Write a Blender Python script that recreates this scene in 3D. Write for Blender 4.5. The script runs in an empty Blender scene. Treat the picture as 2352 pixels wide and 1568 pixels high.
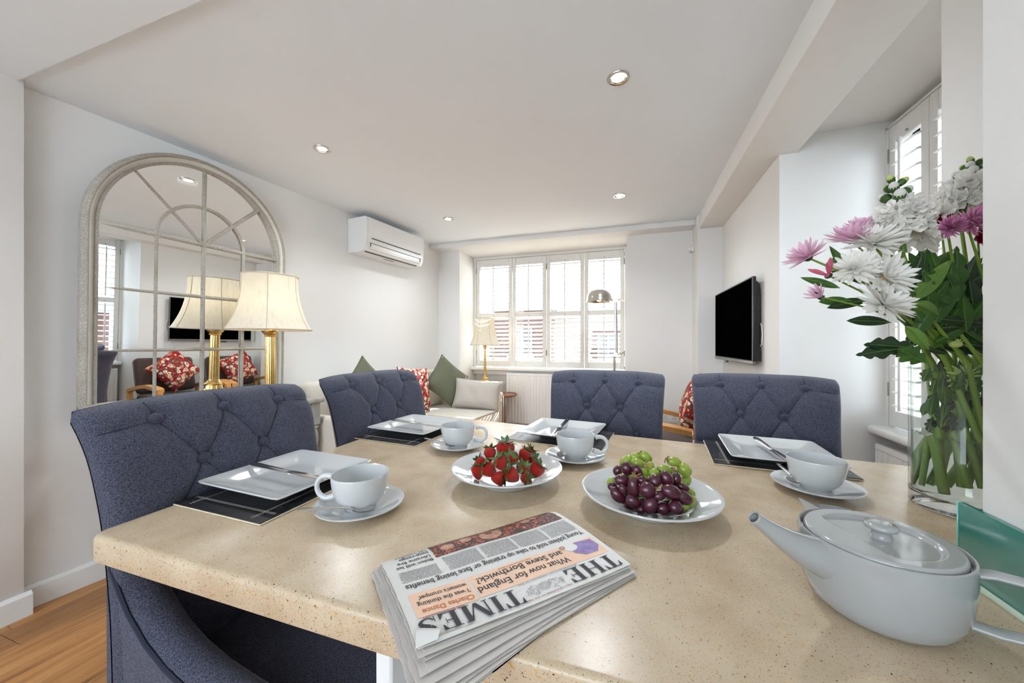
import bpy, bmesh, math, random
from mathutils import Vector, Matrix

# ---------------------------------------------------------------- camera
F, CX, CY, CAMH = 830.0, 1176.0, 787.0, 1.06        # focal length and horizon in photo pixels, camera height in metres
PHI = math.radians(18.2)                            # camera turned left of the room's long axis
CO, SI = math.cos(PHI), math.sin(PHI)
SC = bpy.context.scene
COL = SC.collection
cam_d = bpy.data.cameras.new('camera'); cam = bpy.data.objects.new('camera', cam_d); COL.objects.link(cam)
cam_d.sensor_width = 36.0; cam_d.lens = F / 2352 * 36.0; cam_d.clip_start = 0.02; cam_d.clip_end = 200
cam_d.shift_y = (CY - 784) / 2352
cam.location = (0, 0, CAMH); cam.rotation_euler = (math.pi / 2, 0, PHI)
SC.camera = cam

# ---------------------------------------------------------------- world, sun, exposure
SKY_STRENGTH = 3.6
SUN_STRENGTH = 14.0
LAMP_W = 4.2
vs = SC.view_settings
vs.view_transform = 'Standard'; vs.look = 'None'; vs.gamma = 1.0; vs.use_curve_mapping = False
vs.exposure = 1.4
w = bpy.data.worlds.new('sky'); SC.world = w; w.use_nodes = True
bg = w.node_tree.nodes['Background']; bg.inputs[0].default_value = (0.80, 0.90, 1.0, 1); bg.inputs[1].default_value = SKY_STRENGTH
sun_d = bpy.data.lights.new('sun', 'SUN'); sun = bpy.data.objects.new('sun', sun_d); COL.objects.link(sun)
sun_d.energy = SUN_STRENGTH; sun_d.angle = math.radians(0.53); sun_d.color = (1.0, 0.93, 0.82)
sun.rotation_euler = Vector((-0.10, -0.80, -0.52)).to_track_quat('-Z', 'Y').to_euler()
sun.location = (1, 9, 7)

# ---------------------------------------------------------------- pixels of the photograph to directions
def ray(u, v):
    a = (u - CX) / F
    return Vector((a * CO - SI, a * SI + CO, -(v - CY) / F))
EYE = Vector((0, 0, CAMH))
def onz(u, v, z):
    r = ray(u, v); return EYE + r * ((z - CAMH) / r.z)
def ony(u, v, y):
    r = ray(u, v); return EYE + r * (y / r.y)
def onx(u, v, x):
    r = ray(u, v); return EYE + r * (x / r.x)
def atd(u, v, dep):
    return EYE + ray(u, v) * dep
# the left wall runs a little askew: t metres along it from the pier, o metres into the room
LA = Vector((-2.291, 0.767, 0)); LB = Vector((-1.981, 3.30, 0)); LD = (LB - LA).normalized(); LN = Vector((LD.y, -LD.x, 0))
LANG = math.atan2(LD.y, LD.x)
def lw(t, o, z): 
    p = LA + LD * t + LN * o; return Vector((p.x, p.y, z))

# ---------------------------------------------------------------- mesh helpers
class MB:
    def __init__(s): s.v = []; s.f = []
    def add(s, vs_, fs): 
        n = len(s.v); s.v += [tuple(p) for p in vs_]; s.f += [tuple(i + n for i in f) for f in fs]; return s
    def box(s, a, b):
        x0, y0, z0 = a; x1, y1, z1 = b
        return s.add([(x0,y0,z0),(x1,y0,z0),(x1,y1,z0),(x0,y1,z0),(x0,y0,z1),(x1,y0,z1),(x1,y1,z1),(x0,y1,z1)],
                     [(0,3,2,1),(4,5,6,7),(0,1,5,4),(1,2,6,5),(2,3,7,6),(3,0,4,7)])
    def rbox(s, a, b, r=0.01, seg=2):
        bm = bmesh.new(); bmesh.ops.create_cube(bm, size=1)
        c = [(a[i] + b[i]) / 2 for i in range(3)]; d = [abs(b[i] - a[i]) for i in range(3)]
        for q in bm.verts: q.co = Vector((q.co.x * d[0] + c[0], q.co.y * d[1] + c[1], q.co.z * d[2] + c[2]))
        r = min(r, min(d) * 0.49)
        bmesh.ops.bevel(bm, geom=bm.edges[:], offset=r, segments=seg, profile=0.5, affect='EDGES')
        bm.verts.index_update()
        s.add([q.co[:] for q in bm.verts], [[q.index for q in f.verts] for f in bm.faces]); bm.free(); return s
    def prism(s, pts, z0, z1):
        n = len(pts)
        return s.add([(p[0], p[1], z0) for p in pts] + [(p[0], p[1], z1) for p in pts],
                     [tuple(range(n - 1, -1, -1)), tuple(range(n, 2 * n))] + [(i, (i + 1) % n, n + (i + 1) % n, n + i) for i in range(n)])
    def lathe(s, prof, n=32, c=(0, 0, 0), closed=False, cap=True):
        k = len(prof); vs_ = []
        for (r, z) in prof:
            for i in range(n):
                a = 2 * math.pi * i / n; vs_.append((c[0] + r * math.cos(a), c[1] + r * math.sin(a), c[2] + z))
        fs = []
        for j in range(k - 1 + (1 if closed else 0)):
            j2 = (j + 1) % k
            for i in range(n):
                i2 = (i + 1) % n; fs.append((j * n + i, j * n + i2, j2 * n + i2, j2 * n + i))
        if not closed and cap:
            if prof[0][0] > 1e-6: fs.append(tuple(range(n - 1, -1, -1)))
            if prof[-1][0] > 1e-6: fs.append(tuple((k - 1) * n + i for i in range(n)))
        return s.add(vs_, fs)
    def tube(s, pts, rad, n=8, flat=None, caps=True):
        P = [Vector(p) for p in pts]; m = len(P)
        if not hasattr(rad, '__len__'): rad = [rad] * m
        t0 = (P[1] - P[0]).normalized(); up = Vector((0, 0, 1)) if abs(t0.z) < 0.9 else Vector((1, 0, 0))
        nrm = (up - t0 * up.dot(t0)).normalized(); vs_ = []
        for i in range(m):
            t = (P[min(i + 1, m - 1)] - P[max(i - 1, 0)]).normalized()
            nrm = (nrm - t * nrm.dot(t)).normalized(); bn = t.cross(nrm)
            for k in range(n):
                a = 2 * math.pi * k / n; ca, sa = math.cos(a), math.sin(a)
                fl = flat[i] if flat and hasattr(flat, '__len__') else (flat or 1.0)
                vs_.append(P[i] + nrm * (ca * rad[i] * fl) + bn * (sa * rad[i]))
        fs = [(j * n + k, j * n + (k + 1) % n, (j + 1) * n + (k + 1) % n, (j + 1) * n + k) for j in range(m - 1) for k in range(n)]
        if caps: fs += [tuple(range(n - 1, -1, -1)), tuple((m - 1) * n + k for k in range(n))]
        return s.add(vs_, fs)
    def grid(s, fn, nu, nv, wrap=False):
        vs_ = [fn(i / nu, j / nv) for j in range(nv + 1) for i in range(nu + (0 if wrap else 1))]
        W = nu + (0 if wrap else 1)
        fs = [(j * W + i, j * W + (i + 1) % W, (j + 1) * W + (i + 1) % W, (j + 1) * W + i) for j in range(nv) for i in range(nu)]
        return s.add(vs_, fs)
    def ball(s, c, r, n=12, m=8, sq=(1, 1, 1)):
        pr = [(r * math.sin(math.pi * j / m), -r * math.cos(math.pi * j / m)) for j in range(m + 1)]
        b = MB().lathe(pr, n); return s.add([(c[0] + q[0] * sq[0], c[1] + q[1] * sq[1], c[2] + q[2] * sq[2]) for q in b.v], b.f)
    def xf(s, M): s.v = [tuple(M @ Vector(p)) for p in s.v]; return s
    def mesh(s, name, smooth=True, ang=40, merge=False):
        me = bpy.data.meshes.new(name); me.from_pydata(s.v, [], s.f)
        bm = bmesh.new(); bm.from_mesh(me)
        if merge: bmesh.ops.remove_doubles(bm, verts=bm.verts, dist=1e-6)
        bmesh.ops.recalc_face_normals(bm, faces=bm.faces); bm.to_mesh(me); bm.free()
        if smooth:
            me.polygons.foreach_set('use_smooth', [True] * len(me.polygons))
            me.set_sharp_from_angle(angle=math.radians(ang))
        me.update(); return me
    def obj(s, name, mat=None, parent=None, loc=None, rot=None, smooth=True, ang=40, merge=False):
        return mkobj(name, s.mesh(name, smooth, ang, merge), mat, parent, loc, rot)
def mkobj(name, me, mat=None, parent=None, loc=None, rot=None):
    o = bpy.data.objects.new(name, me); COL.objects.link(o)
    if mat and not me.materials: me.materials.append(mat)
    if parent: o.parent = parent
    if loc is not None: o.location = loc
    if rot is not None: o.rotation_euler = rot if hasattr(rot, '__len__') else (0, 0, rot)
    return o
def tag(o, label, cat, group=None):
    o['label'] = label; o['category'] = cat
    if group: o['group'] = group
    return o
def thing(name, label, cat, loc=(0, 0, 0), rotz=0, group=None):
    o = bpy.data.objects.new(name, None); COL.objects.link(o); o.empty_display_size = 0.05
    o.location = loc; o.rotation_euler = rotz if hasattr(rotz, '__len__') else (0, 0, rotz)
    return tag(o, label, cat, group)
def struct(name, mb, mat, **k):
    o = mb.obj(name, mat, **k); o['kind'] = 'structure'; return o
def dup(root, loc, rotz, label, group=None):
    r = root.copy(); COL.objects.link(r); r.location = loc; r.rotation_euler = rotz if hasattr(rotz, '__len__') else (0, 0, rotz)
    r['label'] = label
    if group: r['group'] = group
    for ch in list(root.children):
        c = ch.copy(); COL.objects.link(c); c.parent = r
        for g in ch.children:
            d = g.copy(); COL.objects.link(d); d.parent = c
    return r
def rotto(d, up=(0, 0, 1)):        # euler turning local +Z onto d
    return Vector(d).to_track_quat('Z', 'Y').to_euler()

# ---------------------------------------------------------------- materials
def nodes(name):
    m = bpy.data.materials.new(name); m.use_nodes = True; nt = m.node_tree
    return m, nt, nt.nodes['Principled BSDF']
def N(nt, typ, **kw):
    n = nt.nodes.new(typ)
    for k, v in kw.items():
        if k.startswith('i_'): n.inputs[k[2:].replace('_', ' ')].default_value = v
        else: setattr(n, k, v)
    return n
def rgb(c): return (c[0], c[1], c[2], 1)
def sr(r, g, b):                   # sRGB 0-255 to linear
    f = lambda x: (x / 255 / 12.92) if x <= 10 else ((x / 255 + 0.055) / 1.055) ** 2.4
    return (f(r), f(g), f(b))
def ramp(nt, stops):
    r = N(nt, 'ShaderNodeValToRGB'); e = r.color_ramp.elements
    while len(e) < len(stops): e.new(0.5)
    for q, (p, c) in zip(e, stops): q.position = p; q.color = rgb(c)
    return r
def coord(nt, scale=(1, 1, 1), kind='Object'):
    t = N(nt, 'ShaderNodeTexCoord'); mp = N(nt, 'ShaderNodeMapping'); mp.inputs['Scale'].default_value = scale
    nt.links.new(t.outputs[kind], mp.inputs[0]); return mp
def plain(name, col, rough=0.5, metal=0.0, var=0.0, vscale=8, bump=0.0, bscale=200, spec=0.5, coat=0.0, stretch=(1, 1, 1), emit=None, sub=0.0):
    m, nt, b = nodes(name); L = nt.links.new
    b.inputs['Base Color'].default_value = rgb(col); b.inputs['Roughness'].default_value = rough; b.inputs['Metallic'].default_value = metal
    b.inputs['Specular IOR Level'].default_value = spec; b.inputs['Coat Weight'].default_value = coat; b.inputs['Coat Roughness'].default_value = 0.05
    if sub: b.inputs['Subsurface Weight'].default_value = sub; b.inputs['Subsurface Radius'].default_value = (0.006, 0.004, 0.003)
    if var or bump: mp = coord(nt, stretch)
    if var:
        n = N(nt, 'ShaderNodeTexNoise', i_Scale=vscale, i_Detail=4.0); L(mp.outputs[0], n.inputs['Vector'])
        r = ramp(nt, [(0.3, [c * (1 - var) for c in col]), (0.7, [min(1, c * (1 + var)) for c in col])]); L(n.outputs[0], r.inputs[0]); L(r.outputs[0], b.inputs['Base Color'])
    if bump:
        n2 = N(nt, 'ShaderNodeTexNoise', i_Scale=bscale, i_Detail=3.0); L(mp.outputs[0], n2.inputs['Vector'])
        bp = N(nt, 'ShaderNodeBump', i_Strength=bump, i_Distance=0.002); L(n2.outputs[0], bp.inputs['Height']); L(bp.outputs[0], b.inputs['Normal'])
    if emit: b.inputs['Emission Color'].default_value = rgb(emit[0]); b.inputs['Emission Strength'].default_value = emit[1]
    return m
def fabric(name, dark, light, scale=700, bump=0.5, rough=0.95):
    m, nt, b = nodes(name); L = nt.links.new; mp = coord(nt)
    n1 = N(nt, 'ShaderNodeTexNoise', i_Scale=scale, i_Detail=2.0); L(mp.outputs[0], n1.inputs['Vector'])
    mp2 = coord(nt, (scale * 0.7, scale * 0.7, scale * 1.25)); n2 = N(nt, 'ShaderNodeTexNoise', i_Scale=1.0, i_Detail=1.0); L(mp2.outputs[0], n2.inputs['Vector'])
    mx = N(nt, 'ShaderNodeMath', operation='ADD'); L(n1.outputs[0], mx.inputs[0]); L(n2.outputs[0], mx.inputs[1])
    r = ramp(nt, [(0.36, dark), (0.64, light)]); md = N(nt, 'ShaderNodeMath', operation='MULTIPLY'); md.inputs[1].default_value = 0.5
    L(mx.outputs[0], md.inputs[0]); L(md.outputs[0], r.inputs[0]); L(r.outputs[0], b.inputs['Base Color'])
    bp = N(nt, 'ShaderNodeBump', i_Strength=bump, i_Distance=0.0015); L(md.outputs[0], bp.inputs['Height']); L(bp.outputs[0], b.inputs['Normal'])
    b.inputs['Roughness'].default_value = rough; b.inputs['Specular IOR Level'].default_value = 0.2
    b.inputs['Sheen Weight'].default_value = 0.25; b.inputs['Sheen Roughness'].default_value = 0.4
    return m
M = {}
M['wall'] = plain('wall_paint', (0.80, 0.795, 0.775), 0.85, var=0.012, vscale=3, bump=0.08, bscale=180, spec=0.25)
M['ceil'] = plain('ceiling_paint', (0.82, 0.865, 0.90), 0.9, var=0.01, vscale=2, bump=0.06, bscale=150, spec=0.2)
M['trim'] = plain('white_gloss_paint', (0.82, 0.82, 0.80), 0.35, var=0.01, vscale=20, bump=0.05, bscale=90)
M['shutter'] = plain('shutter_paint', (0.80, 0.79, 0.755), 0.38, var=0.01, vscale=15)
M['radiator'] = plain('radiator_enamel', (0.82, 0.81, 0.785), 0.3, var=0.01, vscale=6)
M['ceramic'] = plain('white_glazed_ceramic', (0.545, 0.56, 0.56), 0.09, var=0.008, vscale=10, spec=0.5, coat=0.5)
M['teapot'] = plain('pale_grey_glaze', (0.33, 0.336, 0.33), 0.10, var=0.01, vscale=12, spec=0.5, coat=0.3)
M['navy'] = fabric('navy_tweed', (0.018, 0.020, 0.034), (0.112, 0.117, 0.164), 620, 0.7)
M['navybutton'] = fabric('navy_button_cloth', (0.022, 0.025, 0.042), (0.100, 0.105, 0.150), 900, 0.25)
M['navyseam'] = plain('navy_seam', (0.020, 0.023, 0.045), 0.9, var=0.1, vscale=300)
M['cream'] = fabric('cream_upholstery', (0.56, 0.52, 0.45), (0.70, 0.66, 0.58), 500, 0.3)
M['creampipe'] = plain('cream_piping', (0.66, 0.62, 0.55), 0.8, var=0.05, vscale=200)
M['greige'] = fabric('greige_cushion', (0.44, 0.41, 0.37), (0.57, 0.53, 0.48), 500, 0.4)
M['green'] = fabric('olive_cushion', (0.105, 0.115, 0.075), (0.175, 0.185, 0.125), 450, 0.5)
M['brownfab'] = fabric('brown_upholstery', (0.060, 0.040, 0.036), (0.12, 0.085, 0.075), 450, 0.4)
M['brass'] = plain('brass', (0.72, 0.50, 0.20), 0.22, 1.0, var=0.12, vscale=30)
M['chrome'] = plain('brushed_nickel', (0.62, 0.60, 0.56), 0.16, 1.0, var=0.03, vscale=40)
M['steel'] = plain('cutlery_steel', (0.66, 0.65, 0.64), 0.13, 1.0, var=0.03, vscale=60)
M['oak'] = plain('honey_wood', sr(205, 150, 88), 0.35, var=0.16, vscale=9, stretch=(1, 12, 12))
M['mahog'] = plain('brown_table_wood', sr(136, 92, 62), 0.25, var=0.2, vscale=12, stretch=(2, 9, 2))
M['greypaint'] = plain('grey_distressed_paint', sr(150, 148, 142), 0.6, var=0.16, vscale=30, bump=0.2, bscale=60, stretch=(1, 1, 0.4))
M['black'] = plain('black_plastic', (0.012, 0.011, 0.014), 0.3, var=0.1, vscale=30)
M['screen'] = plain('black_screen', (0.0008, 0.0008, 0.0009), 0.6, spec=0.0, var=0.05)
M['bezel'] = plain('grey_bezel', (0.22, 0.2, 0.2), 0.3, 0.6, var=0.05)
M['acwhite'] = plain('white_plastic', (0.80, 0.80, 0.79), 0.14, var=0.008, vscale=5, coat=0.3)
M['acdark'] = plain('dark_gap', (0.06, 0.06, 0.06), 0.6, var=0.1)
M['leather'] = plain('black_leather', (0.010, 0.010, 0.012), 0.28, var=0.2, vscale=90, bump=0.25, bscale=500)
M['matedge'] = plain('cream_edge', (0.66, 0.58, 0.42), 0.6, var=0.08, vscale=80)
M['stitch'] = plain('white_thread', (0.62, 0.60, 0.54), 0.8, var=0.06, vscale=300)
M['ink'] = plain('printing_ink', (0.035, 0.035, 0.042), 0.7, var=0.05, vscale=200)
M['inkgrey'] = plain('fine_print', (0.30, 0.30, 0.30), 0.8, var=0.2, vscale=300)
M['inkred'] = plain('red_ink', sr(150, 60, 60), 0.7, var=0.05, vscale=200)
M['inkorange'] = plain('orange_ink', sr(196, 110, 66), 0.7, var=0.05, vscale=200)
M['peach'] = plain('peach_panel', sr(236, 198, 170), 0.6, var=0.03, vscale=60)
M['paper'] = plain('newsprint', (0.70, 0.69, 0.66), 0.42, var=0.03, vscale=25, bump=0.1, bscale=30, spec=0.35)
M['papergrey'] = plain('newsprint_pages', (0.60, 0.56, 0.52), 0.8, var=0.06, vscale=40)
M['stem'] = plain('green_stem', sr(120, 150, 56), 0.45, var=0.2, vscale=20, stretch=(1, 1, 0.3))
def leafy(name, col, rough=0.5, var=0.1, vscale=40, tr=0.3):
    m = plain(name, col, rough, var=var, vscale=vscale); nt = m.node_tree; L = nt.links.new; b = nt.nodes['Principled BSDF']; out = nt.nodes['Material Output']
    tl = N(nt, 'ShaderNodeBsdfTranslucent'); L(b.inputs['Base Color'].links[0].from_socket, tl.inputs[0]); mx = N(nt, 'ShaderNodeMixShader'); mx.inputs[0].default_value = tr
    L(b.outputs[0], mx.inputs[1]); L(tl.outputs[0], mx.inputs[2]); L(mx.outputs[0], out.inputs[0]); return m
M['leaf'] = leafy('leaf_green', sr(62, 100, 42), 0.38, 0.25, 18, 0.25)
M['leafdark'] = leafy('dark_leaf_green', sr(38, 60, 36), 0.42, 0.25, 18, 0.15)
M['leaflight'] = leafy('light_leaf_green', sr(108, 144, 64), 0.4, 0.2, 18, 0.3)
M['pwhite'] = leafy('white_petal', (0.88, 0.865, 0.82), 0.55, 0.03, 40, 0.4)
M['ppink'] = leafy('pink_petal', sr(232, 192, 214), 0.55, 0.08, 40, 0.4)
M['ppink2'] = leafy('rose_petal', sr(216, 120, 146), 0.5, 0.2, 60, 0.35)
M['pmag'] = leafy('mauve_petal', sr(214, 148, 188), 0.55, 0.15, 60, 0.4)
M['phot'] = leafy('crimson_petal', sr(166, 20, 66), 0.5, 0.2, 60, 0.25)
M['pgreen'] = leafy('lime_petal', sr(206, 222, 140), 0.55, 0.12, 60, 0.35)
M['pcore'] = plain('flower_centre', sr(176, 136, 76), 0.8, var=0.3, vscale=300)
M['redgrape'] = plain('red_grape_skin', sr(70, 24, 40), 0.22, var=0.45, vscale=35, bump=0.05, bscale=120, spec=0.6)
M['greengrape'] = plain('green_grape_skin', sr(142, 160, 62), 0.2, var=0.16, vscale=40, spec=0.6, sub=0.3)
M['twig'] = plain('grape_stalk', sr(128, 98, 58), 0.7, var=0.3, vscale=120)
M['calyx'] = plain('strawberry_leaf', sr(60, 94, 40), 0.45, var=0.35, vscale=60)
M['brick'] = None
M['door'] = plain('white_cabinet', (0.76, 0.77, 0.77), 0.4, var=0.01)
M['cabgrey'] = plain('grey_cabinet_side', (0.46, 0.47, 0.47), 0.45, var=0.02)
M['roof'] = plain('slate_roof', (0.018, 0.020, 0.026), 0.8, var=0.2, vscale=6)
M['render'] = plain('white_render', (0.16, 0.16, 0.165), 0.9, var=0.04, vscale=2)
M['outglass'] = plain('far_window_glass', (0.015, 0.018, 0.024), 0.35, var=0.1, vscale=2)
M['outframe'] = plain('far_window_frame', (0.13, 0.13, 0.135), 0.6, var=0.03)
M['bulb'] = plain('lamp_bulb', (1, 0.9, 0.7), 0.5, emit=((1.0, 0.88, 0.62), 6.0))
M['hinge'] = plain('hinge_steel', (0.36, 0.34, 0.32), 0.3, 1.0, var=0.1)

def strawberry_mat():
    m, nt, b = nodes('strawberry_skin'); L = nt.links.new; mp = coord(nt)
    v = N(nt, 'ShaderNodeTexVoronoi', i_Scale=260.0); L(mp.outputs[0], v.inputs['Vector'])
    n = N(nt, 'ShaderNodeTexNoise', i_Scale=45.0); L(mp.outputs[0], n.inputs['Vector'])
    r1 = ramp(nt, [(0.35, sr(176, 16, 24)), (0.7, sr(224, 58, 34))]); L(n.outputs[0], r1.inputs[0])
    r2 = ramp(nt, [(0.10, sr(236, 176, 96)), (0.22, (1, 1, 1))]); L(v.outputs['Distance'], r2.inputs[0])
    mx = N(nt, 'ShaderNodeMix', data_type='RGBA', blend_type='MULTIPLY'); mx.inputs[0].default_value = 1
    L(r1.outputs[0], mx.inputs[6]); L(r2.outputs[0], mx.inputs[7]); L(mx.outputs[2], b.inputs['Base Color'])
    bp = N(nt, 'ShaderNodeBump', i_Strength=0.8, i_Distance=0.0015); L(v.outputs['Distance'], bp.inputs['Height']); L(bp.outputs[0], b.inputs['Normal'])
    b.inputs['Roughness'].default_value = 0.28; b.inputs['Subsurface Weight'].default_value = 0.15; b.inputs['Subsurface Radius'].default_value = (0.006, 0.002, 0.001)
    return m
M['berry'] = strawberry_mat()
def stone_mat():
    m, nt, b = nodes('speckled_solid_surface'); L = nt.links.new; mp = coord(nt)
    def spk(scale, lo, hi):
        n = N(nt, 'ShaderNodeTexNoise', i_Scale=scale, i_Detail=1.0); L(mp.outputs[0], n.inputs['Vector'])
        r = ramp(nt, [(lo, (0, 0, 0)), (hi, (1, 1, 1))]); L(n.outputs[0], r.inputs[0]); return r
    base = ramp(nt, [(0.3, sr(182, 161, 134)), (0.7, sr(198, 180, 154))]); nb = N(nt, 'ShaderNodeTexNoise', i_Scale=14.0, i_Detail=3.0); L(mp.outputs[0], nb.inputs['Vector']); L(nb.outputs[0], base.inputs[0])
    col = base.outputs[0]
    for sc_, lo, hi, c in ((300, 0.66, 0.72, sr(190, 140, 76)), (520, 0.69, 0.73, sr(150, 106, 66)), (640, 0.715, 0.74, sr(62, 46, 34)), (330, 0.725, 0.745, sr(40, 32, 28)), (420, 0.68, 0.73, sr(204, 188, 162))):
        mk = spk(sc_, lo, hi); mx = N(nt, 'ShaderNodeMix', data_type='RGBA'); L(mk.outputs[0], mx.inputs[0]); L(col, mx.inputs[6]); mx.inputs[7].default_value = rgb(c); col = mx.outputs[2]
    L(col, b.inputs['Base Color']); b.inputs['Roughness'].default_value = 0.27; b.inputs['Specular IOR Level'].default_value = 0.4
    return m
M['stone'] = stone_mat()
def floor_mat():
    m, nt, b = nodes('oak_floor_plank'); L = nt.links.new
    oi = N(nt, 'ShaderNodeObjectInfo'); t = N(nt, 'ShaderNodeTexCoord'); ad = N(nt, 'ShaderNodeVectorMath', operation='ADD'); L(t.outputs['Object'], ad.inputs[0])
    cmb = N(nt, 'ShaderNodeCombineXYZ'); ml = N(nt, 'ShaderNodeMath', operation='MULTIPLY'); ml.inputs[1].default_value = 37.0; L(oi.outputs['Random'], ml.inputs[0]); L(ml.outputs[0], cmb.inputs[0]); L(ml.outputs[0], cmb.inputs[1]); L(cmb.outputs[0], ad.inputs[1])
    mp = N(nt, 'ShaderNodeMapping'); mp.inputs['Scale'].default_value = (26, 1.6, 8); L(ad.outputs[0], mp.inputs[0])
    n = N(nt, 'ShaderNodeTexNoise', i_Scale=1.6, i_Detail=8.0, i_Roughness=0.65, i_Distortion=0.6); L(mp.outputs[0], n.inputs['Vector'])
    r = ramp(nt, [(0.25, sr(104, 66, 36)), (0.45, sr(168, 116, 66)), (0.75, sr(194, 144, 90))]); L(n.outputs[0], r.inputs[0])
    hv = N(nt, 'ShaderNodeHueSaturation'); mr = N(nt, 'ShaderNodeMapRange'); mr.inputs['To Min'].default_value = 0.78; mr.inputs['To Max'].default_value = 1.12
    L(oi.outputs['Random'], mr.inputs[0]); L(mr.outputs[0], hv.inputs['Value']); L(r.outputs[0], hv.inputs['Color']); L(hv.outputs[0], b.inputs['Base Color'])
    bp = N(nt, 'ShaderNodeBump', i_Strength=0.15, i_Distance=0.002); L(n.outputs[0], bp.inputs['Height']); L(bp.outputs[0], b.inputs['Normal'])
    b.inputs['Roughness'].default_value = 0.42; return m
M['floor'] = floor_mat()
def floral_mat():
    m, nt, b = nodes('red_floral_print'); L = nt.links.new; mp = coord(nt)
    n = N(nt, 'ShaderNodeTexNoise', i_Scale=22.0, i_Detail=2.0); L(mp.outputs[0], n.inputs['Vector'])
    ad = N(nt, 'ShaderNodeMix', data_type='RGBA'); ad.inputs[0].default_value = 0.035; L(mp.outputs[0], ad.inputs[6]); L(n.outputs['Color'], ad.inputs[7])
    col = None
    base = ramp(nt, [(0.4, sr(150, 24, 34)), (0.6, sr(178, 40, 46))]); L(n.outputs[0], base.inputs[0]); col = base.outputs[0]
    for sc_, lo, hi, pal in ((50, 0.42, 0.46, [(0.0, sr(96, 104, 72)), (0.35, sr(150, 132, 92)), (0.7, sr(64, 84, 100))]), (27, 0.42, 0.46, [(0.0, sr(226, 206, 176)), (0.4, sr(206, 150, 120)), (0.75, sr(236, 224, 204))]), (27, 0.14, 0.18, [(0.0, sr(190, 60, 60)), (0.5, sr(222, 180, 96)), (0.8, sr(160, 30, 40))])):
        v = N(nt, 'ShaderNodeTexVoronoi', i_Scale=float(sc_)); L(ad.outputs[2], v.inputs['Vector'])
        rm = ramp(nt, [(lo, (1, 1, 1)), (hi, (0, 0, 0))]); L(v.outputs['Distance'], rm.inputs[0])
        rp = ramp(nt, pal); rp.color_ramp.interpolation = 'CONSTANT'; sx = N(nt, 'ShaderNodeSeparateColor'); L(v.outputs['Color'], sx.inputs[0]); L(sx.outputs[0], rp.inputs[0])
        mx = N(nt, 'ShaderNodeMix', data_type='RGBA'); L(rm.outputs[0], mx.inputs[0]); L(col, mx.inputs[6]); L(rp.outputs[0], mx.inputs[7]); col = mx.outputs[2]
    L(col, b.inputs['Base Color']); b.inputs['Roughness'].default_value = 0.9; b.inputs['Specular IOR Level'].default_value = 0.2
    return m
M['floral'] = floral_mat()
def brick_mat(name, scale):
    m, nt, b = nodes(name); L = nt.links.new; mp = coord(nt)
    t = N(nt, 'ShaderNodeTexNoise', i_Scale=scale, i_Detail=3.0); L(mp.outputs[0], t.inputs['Vector'])
    r = ramp(nt, [(0.3, sr(60, 38, 34)), (0.7, sr(76, 48, 42))]); L(t.outputs[0], r.inputs[0]); L(r.outputs[0], b.inputs['Base Color']); b.inputs['Roughness'].default_value = 0.9
    return m
M['brick'] = brick_mat('red_brickwork', 9.0)
def distressed():
    m, nt, b = nodes('distressed_frame_paint'); L = nt.links.new; mp = coord(nt)
    n = N(nt, 'ShaderNodeTexNoise', i_Scale=170.0, i_Detail=5.0, i_Roughness=0.7); L(mp.outputs[0], n.inputs['Vector'])
    n2 = N(nt, 'ShaderNodeTexNoise', i_Scale=9.0, i_Detail=2.0); L(mp.outputs[0], n2.inputs['Vector'])
    ad = N(nt, 'ShaderNodeMath', operation='MULTIPLY_ADD'); ad.inputs[1].default_value = 0.35; L(n2.outputs[0], ad.inputs[0]); L(n.outputs[0], ad.inputs[2])
    r = ramp(nt, [(0.48, sr(104, 88, 76)), (0.57, sr(148, 140, 130)), (0.80, sr(170, 164, 154)), (0.90, sr(206, 200, 190))]); L(ad.outputs[0], r.inputs[0]); L(r.outputs[0], b.inputs['Base Color'])
    bp = N(nt, 'ShaderNodeBump', i_Strength=0.3, i_Distance=0.001); L(n.outputs[0], bp.inputs['Height']); L(bp.outputs[0], b.inputs['Normal']); b.inputs['Roughness'].default_value = 0.6
    return m
M['frame'] = distressed()
M['framecove'] = plain('frame_cove_paint', sr(206, 204, 194), 0.55, var=0.05, vscale=25)
M['mirror'] = plain('mirror_silver', (0.93, 0.94, 0.93), 0.0, 1.0)
def thinglass(name, tint=(1, 1, 1), refl=1.0):
    m, nt, b = nodes(name); L = nt.links.new; nt.nodes.remove(b); out = nt.nodes['Material Output']
    tr = N(nt, 'ShaderNodeBsdfTransparent'); tr.inputs[0].default_value = rgb(tint); gl = N(nt, 'ShaderNodeBsdfGlossy'); gl.inputs['Roughness'].default_value = 0.0
    fr = N(nt, 'ShaderNodeLayerWeight'); pw = N(nt, 'ShaderNodeMath', operation='POWER'); pw.inputs[1].default_value = 5.0; L(fr.outputs['Facing'], pw.inputs[0]); mu = N(nt, 'ShaderNodeMath', operation='MULTIPLY_ADD'); mu.inputs[1].default_value = 0.9 * refl; mu.inputs[2].default_value = 0.04 * refl; L(pw.outputs[0], mu.inputs[0])
    mx = N(nt, 'ShaderNodeMixShader'); L(mu.outputs[0], mx.inputs[0]); L(tr.outputs[0], mx.inputs[1]); L(gl.outputs[0], mx.inputs[2]); L(mx.outputs[0], out.inputs[0]); return m
M['pane'] = thinglass('window_glass')
M['vasethin'] = thinglass('thin_vase_glass', (0.965, 0.985, 0.975), 0.9)
def realglass(name, col, ior, rough=0.0):
    m, nt, b = nodes(name); b.inputs['Base Color'].default_value = rgb(col); b.inputs['Transmission Weight'].default_value = 1.0; b.inputs['IOR'].default_value = ior; b.inputs['Roughness'].default_value = rough; return m
M['vase'] = realglass('clear_vase_glass', (0.985, 0.995, 0.99), 1.30)
M['water'] = realglass('vase_water', (0.97, 0.99, 0.97), 1.33)
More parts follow.
